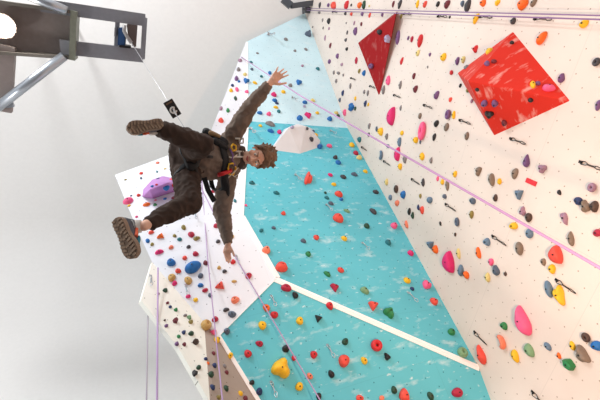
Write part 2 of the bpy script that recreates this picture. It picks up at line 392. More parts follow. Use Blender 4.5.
# pixel centre, width, height in the photo, colour, shape
HOLDS = '''
319.5 5 2.5 6 charcoal;328 5 3 4 purple;333 5.5 6 7 coral;346 5 5 8 red;351 5 2 3 black;359 5 5 6 orange;363.5 5 4 8 darkgreen;369 6 2 2 cream;393 4 2.5 6 maroon;399.5 4 3 9 charcoal
319 12.5 3 2.5 grey;345 13.5 3 3 charcoal;351 14 3 3.5 coral;362 14 3 4 purple;369.5 15 2.5 5 coral;382 14.5 3 4 purple;322.5 20 1.5 4 grey;328.5 21 3.5 6 black;328.8 28.5 2 3 mauve;323 28 1.4 2.6 charcoal;312.5 27 1.6 2 grey
346 23 1.6 2 grey;354 23 2 4 mauve;361 24 2.6 4 maroon;355 31 4.5 8 purple d;347 32.5 2 4 charcoal;345.5 40 2.6 3.6 charcoal;346.5 49 3 3.5 black;324.8 38 2 5 mauve;330 45.5 2.6 5 maroon;337 56 3.6 5 purple;329 61.5 3.6 4.6 purple;341.5 64.5 3 3 mauve;356 60.5 3 7 crimson
379 32 6 5 black;387 39 7 8 lavender x;371 66 6 5 purple r;397.5 37.5 3.6 13 purple;401.5 61 2.4 8 red
417 4 3 8 yellow;424.5 4 4 7 coral;437.5 4 3.6 6 black;446.5 4 6 8 maroon;462 3.5 4 6 slate;467 5.5 5 13 charcoal;482.5 3 6 7 orange;497 2.5 5 6 yellow;401 16 2.6 5 olive;449.5 17 2 3 black;475.5 18.5 4.6 10 yellow
408 38 2.6 4 purple;411.5 39 3.6 5.6 crimson;419.5 40.5 5 13 red;417.5 53 3.6 7 cream;429.7 54.5 2.6 3.6 purple;443 57 6 8 yellow;457 61 4 8 purple;463 59.5 4 7 cream;475 49 5 7 red k
522 4 10 11 orange;533 2.5 4.6 9 taupe;512.5 21 5.6 7 charcoal;583.5 23.5 8 9 yellow;540.5 38 9 13 orange;596.5 62 7 9 charcoal r;512 42 4 4.6 black;489 51 7 8 yellow;466 67 6 4 grey;487 63 5 6 purple;494 61 5 5 maroon
333.5 72.5 2.6 4 grey;338 73 4 3 grey;343 75 2 3 grey;336 81 2.6 4 grey;350 86 2.6 5.6 grey;359 71 3 4.6 olive;363.5 73 4 6 blue;342.5 93 3 5.6 navy;339.5 100 2.6 4.6 slate;355 98.5 2.6 4.6 yellow;364 92 2.6 4 grey;367.5 93 2.6 6 grey;365 103.5 3 7 navy;368 104.5 2 4 yellow
351 107 6 7.5 blue k;355 108.5 2.6 4 darkgreen;344.2 112.5 4 6.5 pink;387.7 80.5 4.6 10 pink;383 90 3.6 9 grey;391 116 11 18.5 magenta h;369 126 3 5.6 grey;376.3 129 3 5 slate;380 131.5 6 8.5 yellow;400 85 3 8 grey;400.5 108 2 6 grey
413.5 76 3.6 6 maroon;427.5 67 1.6 3 grey;451 72.5 4 5 red;415 89 5 7 maroon;436 95 5.6 8 purple;450 99.5 3.6 5 coral;419.5 116 4 6 taupe;422 131 7.5 19 pink r;448 114.5 6 10 purple r;453.3 115 4 8 yellow;436 123.5 5 7 black;446 127 5 9 taupe
460 85.5 3 4 black;467.5 90 4 5 olive;471.5 101 3 4 mauve;477 90 4 4 black;484 104 6 8 purple;494.5 104 6 8 purple;489 115 8 8 black k;533 84 5 8 yellow;538 83 5 5 purple;549 87 11 9 pink j;530.5 100.5 5 5 black;504 123.5 5 7 maroon;561 78 7 9 purple d;598 105 5 11 purple
368.5 134.5 3 4 charcoal;386.3 136.5 3.6 6.5 grey;401.5 133 4 5 yellow;359 139.5 4.6 5.6 teal;380.5 155 5 11 steel c;399 142 4.6 9 steel;387.5 146 4.6 3.6 steel;397 154 8.5 14 magenta h;404.5 159 4.6 8 grey;399.5 166.5 5 7 yellow;386 182 4 7 cream;396 189 4.6 8 brown r;402.5 194.5 6 8 blue;390 197.5 4 6 steel
415 140 6 6.5 yellow;420 142 2.6 4 slate;434 137 3.6 8 black;466.5 136 4.6 8 taupe;421.5 156.5 5.6 8 yellow;430.7 160.5 3.6 6 grey;454.5 174 4.6 7 yellow;437.5 178.5 2.6 6 pink;442 182 4 6 yellow;447 185 4 12 taupe;422.7 182.5 4 8 charcoal;420 196 3 5 olive;444 196.5 5 5 slate;478 171 6 9.5 taupe k;491 179.5 7 13 taupe;499 181.5 5 6 yellow;495 198 5 7 brown
526 161 7 13 purple d;541.5 168.5 9 8 mauve k;514.5 173.5 6 12 taupe;518.5 194 8.5 11 steel t;559 192.5 4 5.6 black;592 187.5 8.5 9.5 mauve r;577.5 201 9 8 navy
396.5 203 5 6 salmon;429 200 6.5 7 steel;418 207.5 3 6 navy;421.5 210 4.6 8.5 coral;409 211.5 3.6 7 black;412.3 215.5 3.6 7 darkgreen;406 224.5 4 8 salmon;440 223.5 2.6 5 black;457 222 5 9 slate r;471 214.5 5 8 olive;455 234.5 2.6 4 brown;430 244.5 7.5 8.5 steel t;434.8 249.5 6.5 8.5 orange;448.5 262 15 22 magenta h;458 253.5 4.6 10 cream;478 253 5.6 11 orange;472 201 7.5 6 slate
522 211.5 6.5 9 mauve k;528 217.5 7 10 brown;513 226 8.5 7.5 yellow;529 233.5 8 9.5 steel;486.5 242 7 8.5 steel;518.5 248.5 8.5 13 taupe;490.5 262 5.6 8 pink;543 262 5 8 taupe;585 206.5 9 12 taupe k;593.5 206.5 9 11 brown;564 218 6.5 12 mauve k;570.5 238.5 7 14 taupe d;597 233 9 8 crimson;556 254.5 16.5 19 coral h
460 270.5 6.5 12 steel;465.5 275 7 7.5 orange;487 277.5 5.6 10 cream;495.5 270.5 7.5 11 slate d;505 274 3.6 4 brown;521.5 321 12 32 pink d;503.5 326 7 8 green;551.5 269 7.5 9 yellow;548 289 8 16 steel;558.5 295 10 19 yellow k
480.5 355 7.5 19 coral d;500.5 342 9 17 salmon c;514.5 356 7.5 12 yellow j;528.3 350.5 8.5 14.5 sage;547.3 346.5 6 8.5 steel;558.5 356 4 6.5 orange;572 346 5 9.5 yellow;586 337.5 8 10 brown r;596 346 11 10 blue;581.3 355 11.5 17 taupe k;568.5 364.5 11 12.5 green x
286 39 4 3.5 grey;308.5 33.5 6 6 slate k;295 50.5 3 2.6 grey;306 49 4 2.6 grey;257.5 53 3 2 grey;302.5 65.5 2.6 3 mauve;318 68.5 4.6 3 teal;251 62 3.6 2.6 teal;252 69 3 3 slate;245 74 4 4 cream;246.5 80.5 6 6 blue t;255 82.5 5 3 yellow;261.5 76 3 3 teal;270 72.5 3.6 4 blue;299 82 6 6 blue t
274 94 6 5 magenta;283.5 91.5 5 3.6 yellow;275 100 6 4 blue;277 103 4 2.6 navy;276 107 5 3 yellow;279 111 4 4 teal;269 113.5 4.6 5 pink;260 112.5 5.6 4 blue;258 105 3 3 darkgreen;250 121 4 3 teal;290.5 85 4 4 grey;305 102 5 4 blue;313 100 5 3 cream;300 117.5 5.6 7 blue;308.5 115 8 6 magenta t;317.5 112.5 4 3.5 yellow;330 118.5 6 4.6 blue;336.5 112.5 5 3 cream;338.5 115.5 4 2.6 darkgreen;304.5 106 3 3 lavender;247 91.5 4 4 pink
270.5 123.5 10 5 grey;260.5 125.5 4 3 yellow;271 130.5 6.5 4.6 blue;279.5 131.5 4.6 5 magenta;292.5 127 5 2.6 lavender;307.5 128.5 3 3 charcoal;313.5 131 3.5 3 navy;316 134.5 4 4 yellow;312 139 5 5 charcoal;320 146 5.6 6 blue;329.5 145.5 6 4 pink
352 144.5 6 5 yellow;356 152.5 5.6 5 crimson;359.5 157 6 5.5 cream;335.5 157 5 4.6 charcoal;338.5 162 6.5 4.6 blue;330.5 174.5 5.6 3.6 magenta;343.5 176.5 7.5 3.6 charcoal;354.5 174 7 3.6 slate;365.5 171 5 4 yellow;334 184 5 4 yellow;308.5 178 6 14 coral k;376 191.5 7 4 charcoal;339 193.5 8 7 coral;325.5 192.5 3 3 darkgreen;327 197.5 5 3.6 teal
252 182.5 6.5 4 teal;276.5 192.5 6.5 4 teal;246 205 3 3 pink;331 203 6 4 slate;283.5 213 5 4.6 coral;261.5 230 4 5 teal;273.8 227.5 5 3.6 slate;303.5 240.5 5.6 5 slate;316.5 237 6.5 5.6 coral;308.5 253.5 5.6 6.5 green;266.5 249.5 9 8.5 salmon;282 266 13 12 coral j
338.5 217.5 12.5 8.5 coral l;347 210.5 7 3 sage;341.5 199 4 4 blue;373.5 211 9 3.6 charcoal;367 225.5 7 5 darkgreen;344.5 238 7 5 yellow;394.5 225 7 7.5 pink;388.5 242 6.5 6 teal;411 252.5 6.5 6.5 magenta;407.5 280 8.5 5 yellow;412.5 288.5 4 4.6 navy;427 284.5 9 8 pink k;434.5 301 7.5 8 coral;365 290 10 6.5 sage;373.5 305 9.5 11 coral t;389.5 312 12.5 9 green k;327.5 273.5 8.5 4 green;341 269.5 6.5 6.5 coral;335 287 10 8 crimson t;452 331.5 8 7 green;462.5 352.5 11 10 sage r
286.5 287.5 10.5 8.5 crimson j;295.5 295 7.5 6 black;330 305.5 7.5 8 red;274.5 314.5 8 7.5 red;266.5 307.5 7 8 orange;262.5 325 7 10 yellow;300 320.5 7 9 yellow;259.5 343.5 8.5 5 crimson l;248 353.5 7 8.5 red;227 331 6 7 slate;217.5 339.5 6 6.5 yellow;230.5 355.5 5 6.5 yellow;286 348.5 6 9 black;294 358 4 6 red;314 354.5 7 8 red;281.5 368 19 18 yellow k;310 376 6 6.5 salmon;299.5 386.5 8.5 8 yellow;319 396.5 6 7 black;252 382.5 4.6 6 black;259.5 391.5 7 7 navy
318.5 318 7 8.5 black t;345.5 341.5 8 6 darkgreen;376.5 345.5 13.5 11 red r;387.5 356.5 6.5 7 black k;344.5 360.5 14 10 coral l;364.5 360.5 6 8.5 yellow;331.5 374 6.5 7.5 black;394.5 390 7 7 darkgreen;405.5 395 13 13 coral h;360 398 8 6 coral;382 398 6 5 salmon;431 396 7 8 darkgreen;458 392.5 12 9 crimson
158 178.5 4 2 navy;152 186 3 2.6 blue;156.5 184.5 3 2 red;167 188.5 6 6 blue;172 179.5 5 3 coral;174.5 185.5 5 4 red;141 173 4 3 coral;125.5 179.5 2.6 2 olive;157.5 162.5 4 2.6 salmon;157 171.5 2 2.6 teal;165 168.5 2.6 2 cream;172.5 170 2 3 orange;141 178 2 3 slate;128 200.5 10 7 pink l;131 195.5 2 2 slate;138.5 195 3.6 3.6 coral;146.5 204 7 4.6 orange;155 204.5 4 3 green;155.5 200 2.6 1.6 pink;165 198.5 3.6 2.6 blue;173.5 197.5 5 3.6 maroon;168 206 9 4 cyan;129 205.5 4 1.6 yellow;128 212 3 3 pink;136.5 216.5 3 2.6 pink
213 191 5 4 crimson;235 200.5 2.6 5 teal;240 60 4 4 mauve;238.5 69 3.6 5 grey;236.5 78 3.6 6 purple;239 81 2.6 3 blue;232.5 85 3 3.6 navy;231 90 3.6 4.6 yellow;237 89 3.6 5 pink;235.5 98 3 5 darkgreen;221 108 3 5 mauve;228 110 3.6 5 green;218 112 2.6 3 cream;221 120 5 6 coral
151 232 6 4 coral;147.5 240.5 4 5 blue;160.5 236 7.5 6 orange t;174.5 235.5 3.6 4 olive;179.5 239 4.6 4.6 teal;183.5 227 4 6.5 olive;191 234 5.6 7.5 crimson;196.5 238 6.5 5 olive;152 244 3.6 4 olive;159 251.5 8.5 5 magenta;171 247 5 4.6 salmon;188.5 246.5 4.6 4 charcoal;195.5 253.5 5.6 6 crimson;184.5 257.5 5 5 coral;216 225.5 5 5.6 crimson;218 241 4.6 4.6 charcoal;232 236 4 4.6 yellow;171 262 8 9 blue j;192.5 266.5 17 12 blue l;178 270.5 5 6.5 coral;171.5 277 7.5 9 ochre j;188 280 7 9.5 ochre;174.5 283 5 5.6 magenta;188 296 4.6 5 magenta;195.5 299.5 5 4.6 yellow
200.5 275.5 5.6 5.6 slate;200.5 285 5.6 5 blue;205 290 5.6 5 crimson;205.5 262.5 5 5.6 maroon;210 295 4 5 slate;219 267.5 4 4 ochre;224.5 271 5 4 charcoal;220 285.5 9.5 8.5 coral t;235 299.5 9 7.5 salmon j;234 281 5 3.6 ochre;248.5 275.5 7 6.5 crimson;233 261.5 5 5.6 red;226 309.5 6 4.6 charcoal;232 314 8 7 slate;215 319 7 5.6 crimson;206 325 10 11 ochre r;213 332 6 6 pink k
165.5 290 4 5.6 darkgreen;167.8 302.5 2.6 4 maroon;170.5 306.5 3 4 navy;176 309.5 4 4 green;158.5 293.5 2.6 3 mauve;175.5 320.5 5 6 maroon x;165 320 1.6 3 brown;166.5 325.5 3 4.6 purple;166.5 337 1.6 5 sage;184 332 3.6 5 navy;179 336 3 5 green;191.5 333 5 6 darkgreen;177 343.5 3 5.6 purple;184.5 344 3 5 maroon;196 341.5 6 7 brown x;185.5 315 1.6 5 grey;189.5 317 4 5 sage;191 321.5 4.6 4.6 olive;187 370 2.6 5.6 maroon;199 367 4 6 darkgreen;195 373 4 7 black k;194 382 4.6 7 maroon;200 388 2.6 4.6 maroon
206 358.5 3 4.6 navy;208.5 363 2 3.6 orange;215 365 3.6 6 navy;211.5 374 4 7.5 darkgreen;213 387 3 7 navy;226.5 388 4 7 darkgreen;227 372 3.6 5 maroon;225 366 2.6 5 grey;214 353 3 4.6 maroon;219 397 4 5 olive;241 393 4 6 yellow;246 398 5 6 maroon
'''
def cast(px, py):
    d = ray(px, py); best = None
    for nm, b in SURF:
        h = b.ray_cast(CAM, d)
        if h[0] is not None and (best is None or h[3] < best[3]):
            nn = h[1] if h[1].dot(d) < 0 else -h[1]
            best = (h[0], nn, nm, h[3])
    return best
def hold_verts(shape, a, b, H, rnd):
    """local mesh of one hold: x half-width a, y half-width b, height H off the wall (z)"""
    vs = []; fs = []
    if shape in ('r', 'c'):
        n, m = 22, 9; th = .42
        span = 2 * pi if shape == 'r' else 1.25 * pi
        st = rnd.uniform(0, 6)if shape == 'r' else rnd.choice((-.3, 2.6))
        k = n if shape == 'r' else n + 1
        for i in range(k):
            t = st + span * i / n
            tap = 1 if shape == 'r' else .55 + .45 * sin(pi * i / n)
            for j in range(m):
                p = 2 * pi * j / m
                rr = (1 - th) + th * cos(p) * tap
                vs.append(V((a * rr * cos(t), b * rr * sin(t), H * .45 + H * .55 * sin(p) * tap)))
        for i in range(n):
            for j in range(m):
                i2 = (i + 1) % k if shape == 'r' else i + 1
                fs.append((i * m + j, i2 * m + j, i2 * m + (j + 1) % m, i * m + (j + 1) % m))
        if shape == 'c':
            fs.append(tuple(range(m))); fs.append(tuple((n * m + j) for j in reversed(range(m))))
        top = None
    else:
        n = 22; rings = [(1.0, -.03), (1.02, .12), (.98, .34), (.88, .58), (.70, .8), (.46, .93), (.2, .99)]
        if shape == 'x': rings = [(1.0, -.03), (.98, .3), (.9, .7), (.8, .95), (.5, 1.0), (.2, 1.0)]
        if shape == 'h': rings = [(1.0, -.03), (.99, .25), (.93, .5), (.78, .74), (.55, .9), (.25, .98)]
        s1, s2 = rnd.uniform(0, 6), rnd.uniform(0, 6); sd = rnd.uniform(0, 50)
        tilt = rnd.uniform(-.25, .25)
        for rho, z in rings:
            for i in range(n):
                t = 2 * pi * i / n; x, y = cos(t), sin(t); R = 1.0
                if shape == 't':
                    q = (t - pi / 2 + pi / 3) % (2 * pi / 3) - pi / 3; R = min(.62 / max(.5, cos(q)), 1.15) * 1.05
                elif shape == 'x':
                    q = (t + s1) % (2 * pi / 5) - pi / 5; R = .86 / cos(q)
                elif shape == 'k': R = 1 + .16 * cos(3 * t + s1) + .06 * cos(5 * t + s2)
                elif shape != 'h': R = 1 + .07 * cos(2 * t + s1) + .05 * cos(3 * t + s2)
                x *= R * rho; y *= R * rho
                if shape == 'h':
                    y *= .45 if y < 0 else 1.25
                    y *= 1 - .35 * max(0, x); y -= .15
                if shape == 'd': x *= 1 - .52 * max(0, min(1, (y + .25) / 1.25)); 
                h = z * (1 + tilt * y)
                if shape == 'j': h *= 1 - .5 * math.exp(-((y - .35) ** 2 / .06 + x * x / .5))
                if shape == 'k': h *= 1 + .22 * cos(3 * t + s1) * rho
                if shape == '': h *= 1 - .18 * math.exp(-((y - .45) ** 2 / .1))
                if shape != 'h':
                    nz = noise.noise(V((x * 1.7 + sd, y * 1.7, z * 2)))
                    h *= 1 + .16 * nz
                vs.append(V((a * x, b * y, H * h)))
        for r in range(len(rings) - 1):
            for i in range(n):
                fs.append((r * n + i, r * n + (i + 1) % n, (r + 1) * n + (i + 1) % n, (r + 1) * n + i))
        fs.append(tuple(range(n))[::-1]); L = (len(rings) - 1) * n
        fs.append(tuple(L + i for i in range(n)))
        top = sum((v.z for v in vs[L:]), 0) / n
    return vs, fs, top
SURFN = {'right': 'white right wall', 'turquoise': 'turquoise overhang', 'white': 'bright white flank', 'cream': 'cream panel', 'taupe': 'taupe panel'}
items = []                                          # things that need a telling label: dict(o, px, py, base, surf)
HNAME = {'right': 'climbing holds on the white right wall', 'turquoise': 'climbing holds on the turquoise overhang', 'white': 'climbing holds on the white flank', 'cream': 'climbing holds on the cream panel', 'taupe': 'climbing holds on the taupe panel'}
idx = 0
ROWS = [ln for ln in HOLDS.strip().replace('\n', ';').split(';') if len(ln.split()) >= 5]
CUT = sorted((float(r.split()[2]) * float(r.split()[3]) for r in ROWS), reverse=True)[299]
stuff_bm = bmesh.new(); stuff_m = []
for ln in ROWS:
    t = ln.split()
    px, py, w, h = map(float, t[:4]); c = t[4]; shp = t[5] if len(t) > 5 else ''
    idx += 1; rnd = random.Random(idx * 7 + 3)
    hit = cast(px, py)
    if hit is None: print('NOHIT', ln); continue
    P0, nn, nm, dist = hit
    v = ray(px, py)
    et = nn.cross(v); et = et.normalized() if et.length > .05 else nn.cross(V((0, 0, 1))).normalized()
    er = nn.cross(et); sa = abs(nn.dot(v)); ca = math.sqrt(max(0, 1 - sa * sa))
    if er.z < 0: er, et = -er, -et                   # y of the hold points up the wall
    cv = C2W.transposed() @ et; dep = (C2W.transposed() @ (P0 - CAM))
    def proj(p):
        q = C2W.transposed() @ (p - CAM); return V((300 - F * q.x / q.z, 200 + F * q.y / q.z))
    di = (proj(P0 + et * .05) - proj(P0)).normalized()
    ext_t = math.sqrt((w * di.x) ** 2 + (h * di.y) ** 2); ext_r = math.sqrt((w * di.y) ** 2 + (h * di.x) ** 2)
    k = -dep.z / F
    a = ext_t * k / 2
    rm = ext_r * k
    H = min(.62 * min(ext_t, ext_r) * k, .22) if shp != 'h' else .5 * rm
    H = max(H, .022)
    b = max(rm * .42, (rm - H * ca * .8)) / max(sa, .33) / 2
    b = min(b, a * 3.2, rm * 1.25)
    s = .4 * H / max(sa, .3)
    base = P0 - v * s - nn * (.4 * H)
    vs, fs, top = hold_verts(shp, a, b, H, rnd)
    Mx = Matrix((et, er, nn)).transposed().to_4x4()
    if Mx.determinant() < 0: Mx = Matrix((-et, er, nn)).transposed().to_4x4()
    rot = rnd.uniform(-.25, .25) if shp in ('', 'k', 'x', 'j') else 0
    if shp == 'd': Mx = Mx @ Matrix.Rotation((pi / 2) * (1 if (Mx.to_3x3() @ V((0, 1, 0))).dot(V((0, 0, 1))) > 2 else 0), 4, 'Z')
    if shp in ('d', 't') and a > b:                  # narrow end of a long hold lies along its long side
        vs = [V((q.y * a / b, q.x * b / a, q.z)) for q in vs]
    me = bpy.data.meshes.new('climbing_hold'); me.from_pydata([tuple(q) for q in vs], [], fs)
    me.materials.append(hmat(c)); me.polygons.foreach_set('use_smooth', [shp != 'x'] * len(me.polygons))
    bm = bmesh.new(); bm.from_mesh(me); bmesh.ops.recalc_face_normals(bm, faces=bm.faces[:]); bm.to_mesh(me); bm.free()
    if w * h < CUT:                                  # the smallest ones, past three hundred, are one object together
        hm = hmat(c)
        if hm not in stuff_m: stuff_m.append(hm)
        me.transform(Matrix.Translation(base) @ Mx @ Matrix.Rotation(rnd.uniform(-.2, .2), 4, 'Z'))
        k0_ = len(stuff_bm.faces); stuff_bm.from_mesh(me); stuff_bm.faces.ensure_lookup_table()
        for q in range(k0_, len(stuff_bm.faces)): stuff_bm.faces[q].material_index = stuff_m.index(hm)
        bpy.data.meshes.remove(me); continue
    o = bpy.data.objects.new('climbing_hold', me); COL.objects.link(o)
    o.matrix_world = Matrix.Translation(base) @ Mx @ Matrix.Rotation(rot, 4, 'Z')
    mx_px = max(w, h)
    if top is not None and mx_px >= 6.5:
        bm = bmesh.new(); br = min(.011, a * .25)
        bmesh.ops.create_cone(bm, cap_ends=True, segments=6, radius1=br, radius2=br * .9, depth=.014)
        bo = bm_obj('bolt', bm, bolt_m); bo.parent = o; bo.location = (0, 0, top + .001)
    size = 'tiny' if mx_px < 3.3 else 'small' if mx_px < 7 else 'medium' if mx_px < 12 else 'large'
    sw = SHAPE.get(shp, '')
    if not sw and max(w, h) / min(w, h) >= 1.75: sw = 'oblong'
    bs = ' '.join(x for x in (size, WORD.get(c, c), sw, 'hold') if x)
    o['category'] = 'climbing hold'
    if nm in HNAME: grp = HNAME[nm]
    else: grp = 'climbing holds on ' + nm
    o['group'] = grp
    items.append(dict(o=o, px=px, py=py, base=bs, surf=nm))
so_ = bm_obj('tiny_climbing_holds', stuff_bm, stuff_m, None, smooth=True, recalc=False)
so_['kind'] = 'stuff'; tag(so_, 'scattered smallest foot holds of many colours over all the climbing walls', 'foot holds')
# ------------------------------------------------------------------ quickdraws hanging on the walls
def ring_pts(L, W, n=14):
    pts = []
    for i in range(n):
        t = 2 * pi * i / n
        pts.append(V((W / 2 * cos(t) * (1.0 if sin(t) > 0 else .72), 0, L / 2 * sin(t))))
    return pts
QM = {}
def quick_meshes(kind):
    if kind in QM: return QM[kind]
    steel = mat('carabiner_' + kind, (46, 42, 42) if kind == 'dark' else (196, 200, 204), .3, .8)
    web = mat('sling_' + kind, (60, 52, 48) if kind == 'dark' else (150, 165, 175), .9)
    out = {}
    bm = bmesh.new(); add_box(bm, V((0, .008, 0)), V((1, 0, 0)), V((0, 1, 0)), V((0, 0, 1)), .02, .004, .03); add_box(bm, V((0, .025, -.025)), V((1, 0, 0)), V((0, 1, 0)), V((0, 0, 1)), .016, .02, .004)
    out['hanger'] = bm_obj('hanger', bm, steel).data
    bm = bmesh.new(); add_tube(bm, ring_pts(.11, .062), .0065, 6, closed=True); out['carabiner'] = bm_obj('carabiner', bm, steel, smooth=True).data
    bm = bmesh.new(); add_box(bm, V((0, 0, 0)), V((1, 0, 0)), V((0, 1, 0)), V((0, 0, 1)), .011, .005, .065); out['sling'] = bm_obj('sling', bm, web).data
    for me in list(out.values()):
        for o in [o for o in bpy.data.objects if o.data is me]: bpy.data.objects.remove(o)
    QM[kind] = out
    return out
QD = '''333 12 d 5;404 14 d 8;438 16.5 d 10;480 17 d 9;535 19 d 15;351 78 d 5;370 86 d 4;394 95 d 6;424 105 d 9;460 120 d 11;511 138.5 d 17;581 162 d 20;362 147 d 6;384 161 d 7;412 179 d 9;446 204 d 12;493 236 d 16;557 280 d 21;475 332 d 14;533 392 d 14
268 35 s 6;292 98 s 6;250 129 s 7;330 131 s 7;295 175 s 8;326 205 s 9;362 243 s 9;408 293 s 13;271 296 s 12;271 382 s 14;327 345 s 14;136 166 s 5;195 213 s 6;150 276 s 5;186 285 s 8;236 256 s 8'''
for ln in QD.replace('\n', ';').split(';'):
    t = ln.split(); px, py = float(t[0]), float(t[1]); kind = 'dark' if t[2] == 'd' else 'silver'
    hit = cast(px, py)
    if hit is None: print('NOHIT', ln); continue
    P0, nn, nm, dist = hit; M = quick_meshes(kind)
    # size of the real thing from its length in the photo
    L0 = .34
    p1_ = proj(P0); p2_ = proj(P0 - V((0, 0, L0)))
    s = max(.75, min(1.7, float(t[3]) / max(1, (p2_ - p1_).length)))
    r = empty('quickdraw', P0)
    yax = V((nn.x, nn.y, 0)); yax = yax.normalized() if yax.length > .1 else V((0, -1, 0))
    zax = V((0, 0, 1)); xax = yax.cross(zax)
    Rm = Matrix((xax, yax, zax)).transposed().to_4x4() @ Matrix.Scale(s, 4)
    def put(nm_, off, turn=0):
        o = bpy.data.objects.new(nm_, M[nm_]); COL.objects.link(o); o.parent = r; o.matrix_parent_inverse = Matrix.Translation(-P0)
        o.matrix_world = Matrix.Translation(P0) @ Rm @ Matrix.Translation(off) @ Matrix.Rotation(turn, 4, 'Z')
    put('hanger', V((0, 0, 0))); put('carabiner', V((0, .034, -.07)), .5); put('sling', V((0, .034, -.18))); put('carabiner', V((0, .034, -.29)), -.7)
    r['category'] = 'quickdraw'; r['group'] = ('dark' if kind == 'dark' else 'silver') + ' quickdraws on the climbing walls'
    items.append(dict(o=r, px=px + 2, py=py + 2, base=('dark' if kind == 'dark' else 'silver') + ' quickdraw', surf=nm))
# a red plastic tag on the right wall
P0, nn, nm, _ = cast(531.5, 182); k = .0145
bm = bmesh.new(); add_box(bm, P0 + nn * .006, V((0, 1, 0)), V((0, 0, 1)), nn, .03, .075, .008)
o = bm_obj('route_tag', bm, mat('red_plastic', (214, 40, 52), .4)); center_origin(o); tag(o, 'small red route tag on the white right wall right of the teardrop purple hold', 'route tag')

# labels: each one names a colour, a size and, where needed, its place beside a thing one can find
from collections import Counter
cnt = Counter(i['base'] for i in items); cnts = Counter((i['base'], i['surf']) for i in items)
def surf_phrase(s): return 'on the ' + SURFN[s] if s in SURFN else 'on ' + s
marks = [('the dark red wedge volume', 377, 50), ('the coral pyramid volume', 512, 82), ('the white volume', 298, 138), ('the lilac volume', 161, 187)]
used = set()
for i in items:
    lab = None
    if cnt[i['base']] == 1:
        lab = f"{i['base']} {surf_phrase(i['surf'])}"; marks.append(('the ' + i['base'], i['px'], i['py']))
    elif cnts[(i['base'], i['surf'])] == 1 and (i['surf'] not in SURFN or True):
        lab = f"{i['base']} {surf_phrase(i['surf'])}"
        if i['surf'] in SURFN: marks.append((f"the {i['base']} {surf_phrase(i['surf'])}", i['px'], i['py']))
    if lab: i['o']['label'] = lab; used.add(lab)
def quad(dx, dy):
    if abs(dx) > abs(dy): return 'right of' if dx > 0 else 'left of'
    return 'below' if dy > 0 else 'above'
def try_label(i, ms, maxw=16):
    for nm_, mx_, my_ in sorted(ms, key=lambda m: (m[1] - i['px']) ** 2 + (m[2] - i['py']) ** 2)[:60]:
        dx, dy = i['px'] - mx_, i['py'] - my_; dd = dx * dx + dy * dy
        if dd < 1: continue
        q = quad(dx, dy)
        others = [j for j in items if j is not i and j['base'] == i['base'] and quad(j['px'] - mx_, j['py'] - my_) == q]
        if any((j['px'] - mx_) ** 2 + (j['py'] - my_) ** 2 < dd * 1.15 for j in others): continue
        near = 'nearest ' if others else ''
        lab = f"{i['base']} {near}{q} {nm_}"
        if nm_.find(' on the ') < 0 and i['surf'] in SURFN and len(lab.split()) + len(SURFN[i['surf']].split()) + 2 <= maxw: lab += ', on the ' + SURFN[i['surf']]
        if lab in used or len(lab.split()) > maxw: continue
        return lab
for _ in range(6):
    for i in items:
        if 'label' in i['o'].keys(): continue
        lab = try_label(i, marks)
        if lab: i['o']['label'] = lab; used.add(lab)
left = [i for i in items if 'label' not in i['o'].keys()]
for i in left:                                       # last resort: its rank among its twins, across the photo
    tw = sorted([j for j in items if j['base'] == i['base'] and j['surf'] == i['surf']], key=lambda j: j['px'])
    ordn = ['first', 'second', 'third', 'fourth', 'fifth', 'sixth', 'seventh', 'eighth', 'ninth', 'tenth', 'eleventh', 'twelfth', 'thirteenth', 'fourteenth', 'fifteenth']
    r_ = tw.index(i)
    i['o']['label'] = f"{i['base']} {surf_phrase(i['surf'])}, {ordn[min(r_, 14)]} of its kind from the left"
print('holds and draws', len(items), 'rank labels', len(left))
# ------------------------------------------------------------------ gantry under the ceiling
GZ = 9.6
grey_paint = mat('gantry_grey_paint', (128, 128, 134), .5, bump=.05, vary=.05)
brown_paint = mat('gantry_channel_paint', (146, 134, 130), .55, bump=.05, vary=.06)
rim_paint = mat('gantry_rim_paint', (112, 106, 98), .5, vary=.08)
tube_m = mat('galvanised_tube', (176, 182, 190), .3, .7)
UP = V((0, 0, 1))
gantry = empty('steel_gantry', on_z(70, 35, GZ)); tag(gantry, 'grey steel gantry with a channel beam and outrigger frame under the ceiling', 'gantry')
# channel beam: open below, its end plate to the right
c = [on_z(x, y, GZ) for x, y in ((-60, -6), (72, 12), (70, 58), (-60, 49))]
hh = .34
def wall_bar(name, a, b, w, h, m, par=gantry, z=0):
    bm = bmesh.new(); add_bar(bm, a + UP * (h / 2 + z), b + UP * (h / 2 + z), w, h); return bm_obj(name, bm, m, par)
wall_bar('channel_side', c[0], c[1], .05, hh, rim_paint); wall_bar('channel_side', c[3], c[2], .05, hh, rim_paint)
bm = bmesh.new(); t0 = [bm.verts.new(p + UP * (hh - .03)) for p in c]; t1 = [bm.verts.new(p + UP * hh) for p in c]
bm.faces.new(t0); bm.faces.new(t1)
for i in range(4): bm.faces.new((t0[i], t0[(i + 1) % 4], t1[(i + 1) % 4], t1[i]))
bm_obj('channel_web', bm, brown_paint, gantry)
e0, e1 = on_z(74, 11, GZ), on_z(72, 60, GZ)
wall_bar('end_plate', e0, e1, .09, hh + .06, mat('end_plate_paint', (124, 126, 112), .5, vary=.08), z=-.03)
